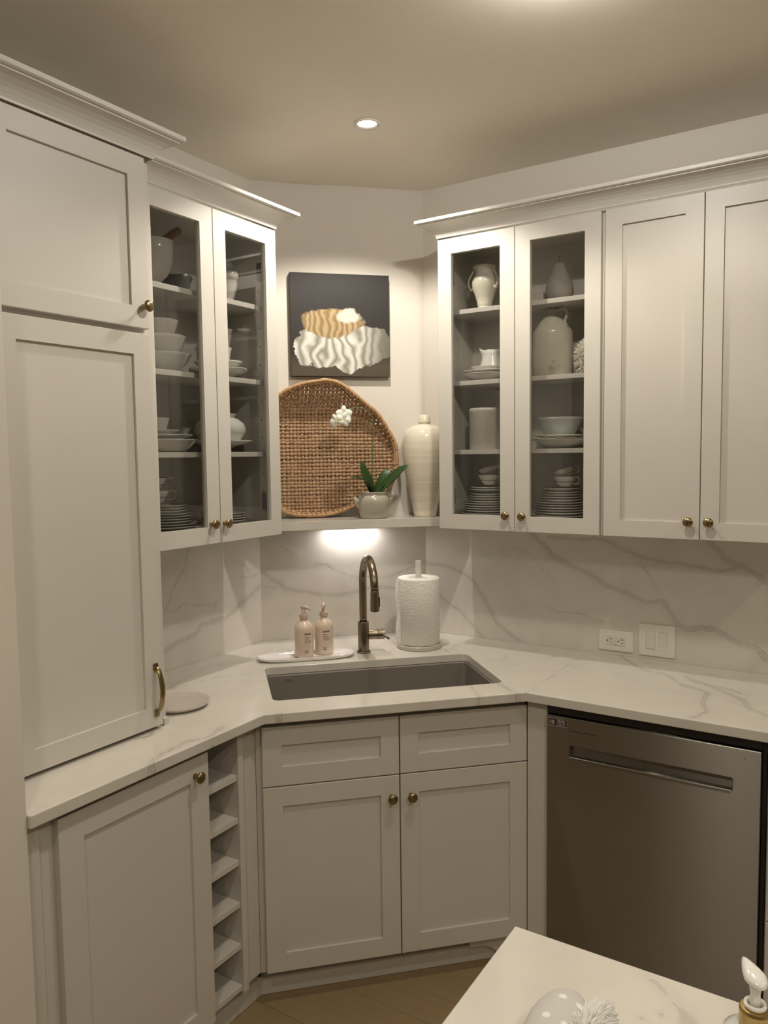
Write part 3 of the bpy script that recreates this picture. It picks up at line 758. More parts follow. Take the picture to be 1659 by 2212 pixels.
# base cabinet right of the dishwasher
c = thing('base_cabinet', 'off-white base cabinet right of the dishwasher, only its edge in view', 'cabinet', (2.2, 0, 0))
mesh_obj('cabinet_body', B(FR, 1.8600, 2.580, .011, .5641, .100, .8835), PAINT, c)
door(FR, 1.8640, 2.55, .5841, .70, .866, c, name='drawer'); door(FR, 1.8640, 2.55, .5841, .39, .696, c, name='drawer'); door(FR, 1.8640, 2.55, .5841, .105, .386, c, name='drawer')
trim('trim_8', (lambda bm: (box(bm, FR, 1.862, 2.58, .45, .50, .0005, .0995), bm)[1])(bmesh.new()))
# ------------------------------------------------------------------ sink
c = thing('sink', 'grey-brown composite undermount sink basin set in the corner counter', 'sink', tuple(FD(.36, .6, .68)))
bm = bmesh.new(); R = []
for off, z in ((-.022, .8838), (.002, .8838), (.0045, .880), (.006, .84), (.012, .72), (.020, .695), (.045, .688)):
    R.append([bm.verts.new((x, y, z)) for x, y in inset(sink_hole, off)])
for A, C in zip(R, R[1:]):
    for i in range(len(A)): bm.faces.new((A[i], A[(i+1) % len(A)], C[(i+1) % len(A)], C[i]))
bm.faces.new(R[-1])
mesh_obj('basin', bm, SINKM, c, smooth=False)
lp = FD(.36, .59, .6885)
mesh_obj('drain', LT([(0, 0), (.043, 0), (.045, .002), (.040, .0035), (.034, .001), (0, .001)], lp, 28), CHROME, c, smooth=True)
mesh_obj('label_plate', B(FD, .0590, .0870, .4118, .4126, .8630, .8720), mat('plate_grey', (.27, .25, .22), .35), c, label='small rectangular maker plate')
text_obj('BLANCO', .0062, lambda x, y, z: FD(.0605+x*.92, .4128+z, .8650+y), DARK, c)

# ------------------------------------------------------------------ faucet
FT, FDd = .3685, .288
c = thing('faucet', 'tall brushed bronze gooseneck faucet behind the sink', 'faucet', tuple(FD(FT, FDd, ZC)))
b0 = FD(FT, FDd, ZC+.0003)
mesh_obj('base_flange', LT([(0, 0), (.0265, 0), (.0268, .004), (.024, .007), (0, .007)], b0, 40), BRONZE, c, smooth=False)
mesh_obj('body', LT([(0, .0071), (.0212, .0071), (.0212, .116), (.0200, .1185), (0, .1185)], b0, 40), BRONZE, c, smooth=False)
pts = [FD(FT, FDd, ZC+.118+.02*i) for i in range(8)]
r_ = .1005; zc0 = 1.184
for i in range(25):
    a = math.pi*i/24
    pts.append(FD(FT+.004*i/24, FDd+r_-r_*math.cos(a), zc0+r_*math.sin(a)))
pts = [p for i, p in enumerate(pts) if i == 0 or (p-pts[i-1]).length > .002]
mesh_obj('spout', TB(pts, .0142, seg=20, upv=(S2, S2, 0)), BRONZE, c, smooth=True)
hp = FD(FT+.004, FDd+2*r_, 1.110)
mesh_obj('spray_head', LT([(0, 0), (.0145, 0), (.0165, .002), (.0158, .030), (.0148, .0715), (.0140, .0735), (0, .0735)], hp, 32), BRONZE, c, smooth=False)
mesh_obj('spray_button', B(FD, FT+.012, FT+.0215, FDd+2*r_-.006, FDd+2*r_+.010, 1.126, 1.162, bev=.003), DARKG, c, label='black oval spray button')
mesh_obj('valve', TB([FD(FT+.017, FDd, .980), FD(FT+.052, FDd, .980)], .0185, seg=24), BRONZE, c, smooth=False)
mesh_obj('valve_cap', TB([FD(FT+.0535, FDd, .980), FD(FT+.080, FDd, .980)], .0195, seg=24), BRONZE, c, smooth=False)
mesh_obj('lever', TB([FD(FT+.066, FDd+.014, .984), FD(FT+.078, FDd+.024, .978), FD(FT+.092, FDd+.034, .966)], [.0042, .0040, .0046], seg=10), BRONZE, c, smooth=True)

# ------------------------------------------------------------------ tray with two pump bottles
tc_ = FD(.148, .3165, ZC+.0004)
def tray_fn(p, a):
    q = Vector((p.x, p.y)); L_, W_ = .180, .0545
    e = 3.0
    ca, sa = math.cos(a), math.sin(a)
    k = 1/((abs(ca)**e+abs(sa)**e)**(1/e))
    r = q.length
    wob = 1+.012*math.sin(5*a)+.010*math.sin(9*a+1)
    x = ca*k*L_*r*wob; y = sa*k*W_*r*wob
    return Vector((x*S2 - y*S2, x*S2 + y*S2, p.z+(.0007*math.sin(17*a)+.0006*math.sin(29*a))*(p.z > .008)))
bm = bmesh.new(); lathe(bm, [(0, 0), (.86, 0), (.95, .004), (1.0, .0135), (.985, .0150), (.955, .0125), (.90, .0068), (0, .0060)], tc_, 96, fn=tray_fn)
o = mesh_obj('tray', bm, TRAYM, smooth=True); tag(o, 'long white glazed oval tray behind the sink holding two pump bottles', 'tray')
BP = [(0, 0), (.0320, 0), (.0345, .003), (.0350, .012), (.0350, .098), (.0338, .110), (.0290, .121), (.0205, .129), (.0135, .1335), (.0125, .137), (.0125, .144), (0, .144)]
def pump_bottle(t, d, ang, label, face, lines, hand):
    zb = ZC+.0068
    c = thing('soap_bottle', label, 'bottle', tuple(FD(t, d, zb)), 'peach pump bottles on the tray')
    b = FD(t, d, zb)
    mesh_obj('bottle', LT(BP, b, 48), PINKB, c, smooth=True)
    mesh_obj('collar', LT([(0, .1425), (.0155, .1425), (.0158, .144), (.0158, .156), (.0145, .1585), (0, .1585)], b, 32), PINKP, c, smooth=False)
    mesh_obj('pump_stem', LT([(0, .158), (.0085, .158), (.0068, .162), (.0068, .180), (0, .180)], b, 24), PINKP, c, smooth=True)
    h = Vector((math.cos(ang), math.sin(ang), 0))
    bm = bmesh.new(); tube(bm, [b+Vector((0, 0, .1815))-h*.011, b+Vector((0, 0, .1835)), b+Vector((0, 0, .1825))+h*.014, b+Vector((0, 0, .1745))+h*.027], [.0042, .0085, .0056, .0030], seg=14)
    mesh_obj('pump_head', bm, PINKP, c, smooth=True)
    R_ = .0352
    def wrap(x0, z0):
        def f(x, y, z):
            a = face + (x0+x)/R_
            return b + Vector(((R_+z)*math.cos(a), (R_+z)*math.sin(a), z0+y))
        return f
    # the unreadable large word: a row of close upright strokes
    bm = bmesh.new()
    rr_ = random.Random(5)
    x = 0
    for k in range(9):
        w = rr_.choice([.0012, .0018, .0022]); x1 = x+w
        vs = [bm.verts.new(wrap(x+a_, .086+b_)(0, 0, .0002)) for a_, b_ in ((0, 0), (w, 0), (w, .0068), (0, .0068))]
        bm.faces.new(vs); x = x1+.0009
    mesh_obj('lettering', bm, INK, c, recalc=False)
    for k, s_ in enumerate(lines):
        text_obj(s_, .0048, wrap(0, .0770-.0066*k), INK, c, font_scale_x=.85)
    text_obj('hand', .0060, wrap(0, .0270), INK, c, bold=.0001); text_obj(hand, .0060, wrap(0, .0205), INK, c, bold=.0001)
    bm = bmesh.new(); vs = [bm.verts.new(wrap(0, .0165)(x, y, .0002)) for x, y in ((0, 0), (.012, 0), (.012, .0005), (0, .0005))]; bm.faces.new(vs)
    mesh_obj('lettering', bm, INK, c, recalc=False)
    return c
def azim(t, d):
    p = FD(t, d, 0); v = Vector((2.0756, -2.8019, 0))-p; return math.atan2(v.y, v.x)
a1_, a2_ = azim(.14, .313), azim(.218, .288)
pump_bottle(.1405, .3130, math.radians(10), 'glossy peach pump bottle nearer the tray\'s left end, pump nozzle pointing right', a1_+.06, ['hydrating', 'hand lotion', 'lotion pour les', 'pour les mains'], 'lotion')
pump_bottle(.2185, .2870, math.radians(-62), 'glossy peach pump bottle in mid tray, pump nozzle pointing to the camera', a2_-.10, ['hydrating', 'hand wash', 'savon hydratant', 'pour les mains'], 'soap')

# ------------------------------------------------------------------ paper towels
TT, TD = .5945, .257
b0 = FD(TT, TD, ZC+.0004)
c = thing('paper_towel_holder', 'round grey marble paper towel stand right of the faucet', 'holder', tuple(b0))
mesh_obj('base', LT([(0, 0), (.086, 0), (.088, .002), (.088, .014), (.086, .016), (0, .016)], b0, 64), MARB, c, smooth=False)
mesh_obj('rod', LT([(0, .0162), (.0115, .016), (.0115, .333), (.0105, .336), (0, .3365)], b0, 24), ROD, c, smooth=False, label='pale marble rod')
bm = bmesh.new()
def roll_fn(p, a): return Vector((p.x*(1+.004*math.sin(3*a)), p.y*(1+.004*math.sin(3*a)), p.z+.0012*math.sin(7*a)*(p.z < .05)))
lathe(bm, [(.021, .0175), (.0775, .0170), (.0800, .019), (.0802, .268), (.0790, .2715), (.021, .2715), (.021, .0175)], b0, 72, fn=roll_fn)
# loose end of the sheet on the left side
a_l = azim(TT, TD)
lo = []
for j in range(14):
    z = .0175+.252*j/13; row = []
    for k in range(7):
        a = a_l - 1.05 - .09*k; r = .0806+.0012*k*(1+.5*math.sin(j*.8))
        row.append(bm.verts.new(b0+Vector((r*math.cos(a), r*math.sin(a), z))))
    lo.append(row)
for A, C in zip(lo, lo[1:]):
    for k in range(6): bm.faces.new((A[k], A[k+1], C[k+1], C[k]))
o = mesh_obj('paper_towel_roll', bm, TOWEL, smooth=True); tag(o, 'thick white embossed paper towel roll on the marble stand', 'paper towels')

# ------------------------------------------------------------------ blush plate on the left counter
def wob(p, a): return Vector((p.x*(1+.012*math.sin(2*a+.6)+.006*math.sin(5*a)), p.y*(1+.012*math.sin(2*a+.6)), p.z))
bm = LT([(0, 0), (.070, 0), (.078, .002), (.0915, .0125), (.0920, .0150), (.0900, .0155), (.082, .0105), (.060, .0085), (0, .0085)], (.334, -1.238, ZC+.0004), 72, fn=wob)
o = mesh_obj('plate', bm, BLUSHP, smooth=True); tag(o, 'round blush glazed plate lying on the left counter beside the tall cupboard', 'plate')

# ------------------------------------------------------------------ outlet and switches
def plate_dev(name, label, cat, x0, x1, z0, z1):
    c = thing(name, label, cat, tuple(FR((x0+x1)/2, TH, (z0+z1)/2)))
    mesh_obj('wall_plate', B(FR, x0, x1, TH+.0002, TH+.006, z0, z1, bev=.0018), PLASTIC, c); return c
c = plate_dev('outlet', 'white horizontal double socket on the right backsplash beside the switches', 'outlet', 1.2337, 1.3590, .9311, 1.0069)
oz = .5*(.9311+1.0069); ox = 1.2964
mesh_obj('socket_face', B(FR, ox-.0335, ox+.0335, TH+.006, TH+.0082, oz-.0168, oz+.0168, bev=.001), PLASTIC2, c)
mesh_obj('test_button', B(FR, ox-.0045, ox+.0045, TH+.0082, TH+.0095, oz+.001, oz+.0125, bev=.0006), PLASTIC2, c)
mesh_obj('reset_button', B(FR, ox-.0045, ox+.0045, TH+.0082, TH+.0095, oz-.0105, oz-.001, bev=.0006), PLASTIC2, c)
for sx in (-1, 1):
    cx = ox+.0205*sx+.003
    bm = bmesh.new(); w = TH+.0083
    box(bm, FR, cx-.0045, cx+.0045, w, w+.0002, oz+.0045, oz+.0062); box(bm, FR, cx-.0009, cx+.0009, w, w+.0002, oz+.0045, oz+.0105)
    box(bm, FR, cx-.0040, cx+.0040, w, w+.0002, oz-.0078, oz-.0060)
    g = torus_pts(FR(cx-.0125, w+.0002, oz-.001), (1, 0, 0), (0, 0, 1), .0024, 14); bm.faces.new([bm.verts.new(p) for p in g])
    mesh_obj('slots', bm, DARK, c)
mesh_obj('indicator', B(FR, ox-.004, ox+.003, TH+.0082, TH+.0086, oz-.0143, oz-.0132), DARK, c)
c = plate_dev('light_switch', 'white square double rocker switch plate on the right backsplash', 'switch', 1.3792, 1.5042, .9289, 1.0436)
zc_ = .5*(.9289+1.0436)
for cx, k in ((1.4195, 1), (1.4640, -1)):
    mesh_obj('rocker_frame', frame_bm(FR, cx-.0172, cx+.0172, TH+.0055, TH+.0068, zc_-.0335, zc_+.0335, .0016), PLASTIC2, c)
    bm = bmesh.new(); box(bm, FR, cx-.0150, cx+.0150, TH+.0050, TH+.0072, zc_-.0312, zc_+.0312, bev=.0008)
    for v in bm.verts:
        if v.co.y < -(TH+.0060): v.co.y -= .0016*k*(zc_-v.co.z)/.0312
    mesh_obj('rocker', bm, PLASTIC2, c)

# ------------------------------------------------------------------ recessed light, other lamps
c = thing('recessed_light', 'small round gimbal downlight recessed in the ceiling above the sink', 'light', (L1[0], L1[1], CEIL))
bm = bmesh.new(); prof = [(.0325, .03), (.0325, .002), (.0340, -.0008), (.0425, -.0012), (.0440, -.0025), (.0435, -.0042), (.0350, -.0042), (.0305, .0010), (.0285, .028)]
lathe(bm, prof, (L1[0], L1[1], CEIL), 48)
mesh_obj('trim_ring', bm, mat('light_trim_white', (.78, .76, .73), .35), c, smooth=True, recalc=True)
bm = bmesh.new(); lathe(bm, [(0, .0), (.0235, .0), (.0235, .010), (0, .010)], (0, 0, 0), 32)
tilt = Matrix.Rotation(math.radians(17), 4, Vector((S2, S2, 0)))
for v in bm.verts: v.co = tilt @ v.co + Vector((L1[0], L1[1], CEIL+.015))
mesh_obj('lamp_face', bm, LAMPE, c)
mesh_obj('housing', LT([(.0325, .03), (.0325, .09), (0, .09)], (L1[0], L1[1], CEIL), 32), PLASTIC2, c, smooth=True)
c = thing('ceiling_light', 'round ceiling light just above the top edge of the view, with an added glowing edge', 'light', (L2[0], L2[1], CEIL))
mesh_obj('trim_ring', LT([(.0545, -.0145), (.0575, -.0145), (.0575, -.0185), (.0545, -.0185), (.0545, -.0145)], (L2[0], L2[1], CEIL), 40), PLASTIC, c, smooth=True)
mesh_obj('added_glow_edge', LT([(.054, -.002), (.054, -.014)], (L2[0], L2[1], CEIL), 40), GLOW_EDGE, c, smooth=True)  # added glowing strip, brightens the ceiling around the lamp
mesh_obj('lens', LT([(0, -.0145), (.054, -.0145), (.054, -.0165), (.050, -.0180), (0, -.0185)], (L2[0], L2[1], CEIL), 40), LAMPE5, c, smooth=True)
for i, (x, y, pw) in enumerate(FAR_LIGHTS):
    c = thing('ceiling_light', ['round ceiling light behind the island', 'round ceiling light behind the viewer on the left', 'round ceiling light over the right counter run', 'round ceiling light in the far right corner of the room', 'round ceiling light in mid room behind the viewer'][i], 'light', (x, y, CEIL))
    mesh_obj('trim_ring', LT([(.062, 0), (.064, -.004), (.058, -.008), (.050, -.006)], (x, y, CEIL), 32), PLASTIC, c, smooth=True)
    mesh_obj('dome', LT([(.052, -.004), (.049, -.016), (.038, -.026), (.02, -.031), (0, -.032)], (x, y, CEIL), 32), LAMPE4, c, smooth=True)
c = thing('light_bar', 'slim light bar fixed under the floating stone shelf', 'light', tuple(FD(.373, .05, ZS0)))
mesh_obj('bar_body', B(FD, .263, .483, .040, .060, ZS0-.0055, ZS0-.0003, bev=.001), PLASTIC, c)
mesh_obj('lamp_face', B(FD, .268, .478, .043, .057, ZS0-.0065, ZS0-.0055), LAMPE3, c)

# ------------------------------------------------------------------ painting
c = thing('canvas_painting', 'square unframed canvas with pale cloth shapes on a near-black ground', 'painting', tuple(FD(.343, 0, 1.976)))
def paint_mat():
    m = mat('oil_paint', (.03, .025, .02), .62, bump=.25, bump_scale=400); nt = m.node_tree; b = nt.nodes['Principled BSDF']
    tc = nd(m, 'ShaderNodeTexCoord'); sp = nd(m, 'ShaderNodeSeparateXYZ'); nt.links.new(tc.outputs['UV'], sp.inputs[0])
    n1 = nd(m, 'ShaderNodeTexNoise'); n1.inputs['Scale'].default_value = 3.4; n1.inputs['Detail'].default_value = 3; n1.inputs['Distortion'].default_value = .6
    nt.links.new(tc.outputs['UV'], n1.inputs['Vector'])
    nz2 = nd(m, 'ShaderNodeTexNoise'); nz2.inputs['Scale'].default_value = 11; nz2.inputs['Detail'].default_value = 2
    nt.links.new(tc.outputs['UV'], nz2.inputs['Vector'])
    x, y = sp.outputs[0], sp.outputs[1]
    nz = mth(m, 'SUBTRACT', n1.outputs['Fac'], .5)
    def ell(cx, cy, rx, ry, amp, soft):
        dx = mth(m, 'DIVIDE', mth(m, 'SUBTRACT', x, cx), rx); dy = mth(m, 'DIVIDE', mth(m, 'SUBTRACT', y, cy), ry)
        r = mth(m, 'SQRT', mth(m, 'ADD', mth(m, 'MULTIPLY', dx, dx), mth(m, 'MULTIPLY', dy, dy)))
        r = mth(m, 'ADD', r, mth(m, 'ADD', mth(m, 'MULTIPLY', nz, amp*1.6), mth(m, 'MULTIPLY', mth(m, 'SUBTRACT', nz2.outputs['Fac'], .5), amp*.8)))
        return mth(m, 'DIVIDE', mth(m, 'SUBTRACT', 1.0, r), soft, True)
    ground = mixc(m, mth(m, 'MULTIPLY', mth(m, 'SUBTRACT', .22, y), 9, True), (.015, .012, .010), (.07, .05, .03))
    # folds: bands of a distorted wave
    wv = nd(m, 'ShaderNodeTexWave'); wv.inputs['Scale'].default_value = 3.0; wv.inputs['Distortion'].default_value = 12; wv.inputs['Detail'].default_value = 1.5; wv.inputs['Detail Scale'].default_value = 1.3
    nt.links.new(tc.outputs['UV'], wv.inputs['Vector'])
    cloth = mixc(m, mth(m, 'POWER', wv.outputs['Fac'], .7), (.27, .26, .20), (.72, .71, .66))
    cloth = mixc(m, mth(m, 'MULTIPLY', mth(m, 'SUBTRACT', x, .66), 3.2, True), cloth, (.15, .145, .105))
    col = mixc(m, ell(.68, .30, .40, .20, .55, .05), ground, cloth)
    col = mixc(m, ell(.34, .29, .33, .20, .60, .05), col, cloth)
    col = mixc(m, ell(.56, .15, .13, .13, .4, .05), col, cloth)
    w2 = nd(m, 'ShaderNodeTexWave'); w2.inputs['Scale'].default_value = 5; w2.inputs['Distortion'].default_value = 9; w2.bands_direction = 'X'
    nt.links.new(tc.outputs['UV'], w2.inputs['Vector'])
    ochre = mixc(m, w2.outputs['Fac'], (.26, .17, .07), (.50, .36, .18))
    col = mixc(m, ell(.42, .525, .31, .15, .45, .10), col, ochre)
    col = mixc(m, ell(.58, .59, .14, .075, .9, .25), col, (.66, .62, .54))
    nt.links.new(col, b.inputs['Base Color']); return m
OIL = paint_mat(); EDGE = mat('canvas_edge', (.028, .024, .020), .6)
PT0, PT1, PZ0, PZ1 = .1430, .5440, 1.9755, 2.3805
bm = B(FD, PT0, PT1, .001, .027, PZ0, PZ1, bev=.0015)
mesh_obj('stretcher', bm, EDGE, c)
bm = bmesh.new(); uvl = bm.loops.layers.uv.new('UVMap')
vs = [bm.verts.new(FD(t, .0276, z)) for t, z in ((PT0+.001, PZ0+.001), (PT1-.001, PZ0+.001), (PT1-.001, PZ1-.001), (PT0+.001, PZ1-.001))]
f = bm.faces.new(vs)
for l, uv in zip(f.loops, ((0, 0), (1, 0), (1, 1), (0, 1))): l[uvl].uv = uv
mesh_obj('canvas', bm, OIL, c, recalc=False)

# ------------------------------------------------------------------ woven basket tray
c = thing('woven_basket', 'large flat woven reed basket leaning on the wall behind the orchid', 'basket', tuple(FD(.285, .05, ZS1)))
RIM = [(.565, 1.645), (.558, 1.708), (.520, 1.775), (.481, 1.829), (.433, 1.866), (.374, 1.911), (.326, 1.944), (.277, 1.956), (.236, 1.952), (.167, 1.939), (.105, 1.911), (.055, 1.866), (.026, 1.800), (.010, 1.720), (.008, 1.640), (.014, 1.570), (.038, 1.505), (.088, 1.448), (.136, 1.4255), (.217, 1.4185), (.283, 1.4215), (.342, 1.4370), (.397, 1.459), (.470, 1.490), (.529, 1.526), (.551, 1.565), (.563, 1.605)]
BC = (.285, 1.68)
rimp = smooth_pts([(a, b, 0) for a, b in RIM], 6, closed=True)
rang = sorted((math.atan2(p.y-BC[1], p.x-BC[0]), math.hypot(p.x-BC[0], p.y-BC[1])) for p in rimp)
RA = np.array([a for a, r in rang]); RR = np.array([r for a, r in rang])
RA = np.concatenate((RA[-3:]-2*math.pi, RA, RA[:3]+2*math.pi)); RR = np.concatenate((RR[-3:], RR, RR[:3]))
def rho(u, v):
    a = math.atan2(v-BC[1], u-BC[0]); r = math.hypot(u-BC[0], v-BC[1])
    return r/float(np.interp(a, RA, RR)), a
def bdepth(u, v, r=None):
    q, a = rho(u, v) if r is None else r
    da = abs((a-math.pi/2+math.pi) % (2*math.pi)-math.pi)
    top = math.exp(-(da/math.radians(52))**2)
    dbot = abs((a+math.pi/2+math.pi) % (2*math.pi)-math.pi); bot = math.exp(-(dbot/math.radians(60))**2)
    r0 = .93-.29*top; w = .030+.058*top-.019*bot
    t = min(1, max(0, (q-r0)/(1-r0))); t = t*t*(3-2*t)*.15+t*.85
    base = .012+(1.96-v)*.030 + .006*(1-min(1, q)**2)*-1
    # gentle buckles of an old basket
    base += .0025*math.sin(u*31+1.2)*math.sin(v*23)
    return base + w*t
def strand(pts_uv, phase, wid, amp, horizontal, th):
    """ribbon with a rounded section that weaves over and under"""
    bm = bmesh.new(); rings = []
    for (u, v, s) in pts_uv:
        d = bdepth(u, v) + amp*math.sin(s) 
        sec = [(-.5, -.15), (-.34, .75), (0, 1), (.34, .75), (.5, -.15), (0, -.5)]
        rings.append([bm.verts.new(FD(u + (0 if horizontal else a*wid), d+b*th, v + (a*wid if horizontal else 0))) for a, b in sec])
    for A, C in zip(rings, rings[1:]):
        for i in range(6): bm.faces.new((A[i], A[(i+1) % 6], C[(i+1) % 6], C[i]))
    return bm
SU, SV = .0156, .0142
rows = []; v = 1.424; j = 0
while v < 1.952:
    wv_ = rnd.uniform(.0100, .0132)
    rows.append((v, j, wv_)); v += SV*rnd.uniform(.88, 1.12); j += 1
cols = []; u = .012; i = 0
while u < .566:
    cols.append((u, i, rnd.uniform(.0118, .0142))); u += SU*rnd.uniform(.92, 1.08); i += 1
cu = np.array([q[0] for q in cols]); rv = np.array([q[0] for q in rows])
for v, j, wid in rows:
    us = [u for u in np.linspace(.0, .575, 560) if rho(u, v)[0] < .985]
    if len(us) < 12: continue
    us = np.linspace(us[0], us[-1], max(8, int((us[-1]-us[0])/.0036)))
    sl = rnd.uniform(-.010, .010); s2 = rnd.uniform(0, 6)
    P = []
    for u in us:
        ph = float(np.interp(u, cu, np.arange(len(cu))))
        vv = v + sl*(u-.285) + .0012*math.sin(u*25+s2)
        P.append((u, vv, math.pi*(ph+j) + math.pi/2))
    mesh_obj('weaver', strand(P, 0, wid, .0028, True, .0026), REED, c, smooth=True, recalc=False)
for u, i, wid in cols:
    vs_ = [v for v in np.linspace(1.40, 1.96, 560) if rho(u, v)[0] < .985]
    if len(vs_) < 12: continue
    vs_ = np.linspace(vs_[0], vs_[-1], max(8, int((vs_[-1]-vs_[0])/.0036)))
    s2 = rnd.uniform(0, 6)
    P = []
    for v in vs_:
        ph = float(np.interp(v, rv, np.arange(len(rv))))
        P.append((u + .0010*math.sin(v*30+s2), v, math.pi*(ph+i) - math.pi/2))
    mesh_obj('stake', strand(P, 0, wid, .0032, False, .0022), REED, c, smooth=True, recalc=False)
def rim_pts(scale, dd, n=132):
    out = []
    for k in range(n):
        a = 2*math.pi*k/n-math.pi; r = float(np.interp(a, RA, RR))*scale
        u, v = BC[0]+r*math.cos(a), BC[1]+r*math.sin(a)
        out.append(FD(u, bdepth(u, v, (1.0, a))+dd, v))
    return out
nD = (S2, -S2, 0)
bm = bmesh.new(); closed_tube(bm, rim_pts(.992, .001), lambda i: .0072+.0010*math.sin(i*1.7), 10, nD)
mesh_obj('rim', bm, REEDR, c, smooth=True, recalc=False)
bm = bmesh.new(); closed_tube(bm, rim_pts(.962, -.004), lambda i: .0045, 8, nD)
mesh_obj('inner_rim', bm, REEDR, c, smooth=True, recalc=False)
rp = rim_pts(.978, -.001, 264)
for k in range(0, 264, 3):
    if rnd.random() < .25: continue
    p = rp[k]; d = (rp[(k+1) % 264]-rp[k-1]).normalized(); nn = Vector(nD); bb = d.cross(nn).normalized()
    bm = bmesh.new(); g = []
    rw = .0098
    for q in range(12):
        a = 2*math.pi*q/12; g.append(p + bb*rw*1.1*math.cos(a) + nn*rw*math.sin(a) + d*.003*math.sin(a+rnd.uniform(-.3, .3)))
    closed_tube(bm, g, .0017, 5, tuple(d)); mesh_obj('lashing', bm, REEDR, c, smooth=True, recalc=False)

# ------------------------------------------------------------------ orchid
PTt, PTd = .4485, .1195
b0 = FD(PTt, PTd, ZS1+.0004)
c = thing('potted_orchid', 'white-flowered orchid in a grey-green glazed pot on the stone shelf', 'plant', tuple(b0))
POTM = mat('celadon_grey_glaze', (.44, .41, .34), .16, coat=.4, noise_amt=.08, noise_scale=30)
bm = bmesh.new()
lathe(bm, [(0, 0), (.048, 0), (.0525, .004), (.0590, .030), (.0632, .058), (.0625, .076), (.0560, .087), (.0500, .091), (.0500, .097), (.0535, .102), (.0525, .1045), (.0480, .1035), (.0460, .094), (.045, .085), (0, .085)], b0, 56)
# two small pouring lips / lug ears
for sg in (-1, 1):
    ax = Vector((S2, S2, 0))*sg
    tube(bm, [b0+ax*.054+Vector((0, 0, .040)), b0+ax*.0655+Vector((0, 0, .064)), b0+ax*.0735+Vector((0, 0, .079)), b0+ax*.0770+Vector((0, 0, .086))], [.008, .0105, .0085, .0035], seg=14)
mesh_obj('pot', bm, POTM, c, smooth=True)
mesh_obj('soil', LT([(0, .0865), (.030, .090), (.0455, .0870)], b0, 24), SOIL, c, smooth=True)
def leaf(pts, wmax, nrm, name='leaf'):
    P = smooth_pts(pts, 6); n = len(P); bm = bmesh.new(); rows_ = []
    for i, p in enumerate(P):
        d = (P[min(i+1, n-1)]-P[max(i-1, 0)]).normalized(); nn = Vector(nrm); sdir = d.cross(nn).normalized(); up_ = sdir.cross(d)
        t = i/(n-1); w = wmax*(math.sin(math.pi*min(1, t*.93+.07))**.62)*(1 if t < .97 else .6)
        rows_.append([bm.verts.new(p + sdir*w*a + up_*(w*.35*abs(a)+b)) for a, b in ((-1, 0), (-.5, .0012), (0, .0003), (.5, .0012), (1, 0), (.5, -.0012), (0, -.0018), (-.5, -.0012))])
    for A, C in zip(rows_, rows_[1:]):
        for i in range(8): bm.faces.new((A[i], A[(i+1) % 8], C[(i+1) % 8], C[i]))
    bm.faces.new(rows_[0]); bm.faces.new(rows_[-1])
    mesh_obj(name, bm, LEAF, c, smooth=True)
zt = ZS1+.093
Q = lambda t, z, d=.15: FD(t, d, z)
lc = lambda a, b, e: FD(a, e, b)
leaf([lc(.447, zt, .120), lc(.432, 1.545, .128), lc(.413, 1.592, .132), lc(.400, 1.638, .130)], .0175, (.75, -.65, .12))
leaf([lc(.447, zt, .122), lc(.425, 1.545, .150), lc(.390, 1.568, .170), (lc(.352, 1.574, .182))], .0125, (.3, -.2, .93))
leaf([lc(.450, zt, .118), lc(.475, 1.540, .124), lc(.497, 1.580, .122), lc(.520, 1.600, .118)], .0190, (.45, -.80, .40))
leaf([lc(.455, zt, .122), lc(.500, 1.545, .140), lc(.545, 1.592, .155), lc(.582, 1.618, .165)], .0175, (.35, -.75, .55))
leaf([lc(.452, zt, .112), lc(.490, 1.530, .092), lc(.525, 1.560, .085), lc(.552, 1.585, .085)], .0130, (.5, -.6, .6))
st_pts = smooth_pts([lc(.441, zt-.006, .128), lc(.4435, 1.60, .130), lc(.4465, 1.70, .133), lc(.4475, 1.775, .138), lc(.441, 1.812, .142), lc(.420, 1.834, .148), lc(.395, 1.843, .155), lc(.368, 1.842, .160), lc(.345, 1.833, .163), lc(.332, 1.815, .165)], 6)
mesh_obj('stem', TB(st_pts, .0023, seg=7), STEM, c, smooth=True)
mesh_obj('support_stick', TB([lc(.4375, zt-.006, .126), lc(.4500, 1.795, .136)], .0013, seg=6), mat('stake_green', (.03, .045, .015), .6), c)
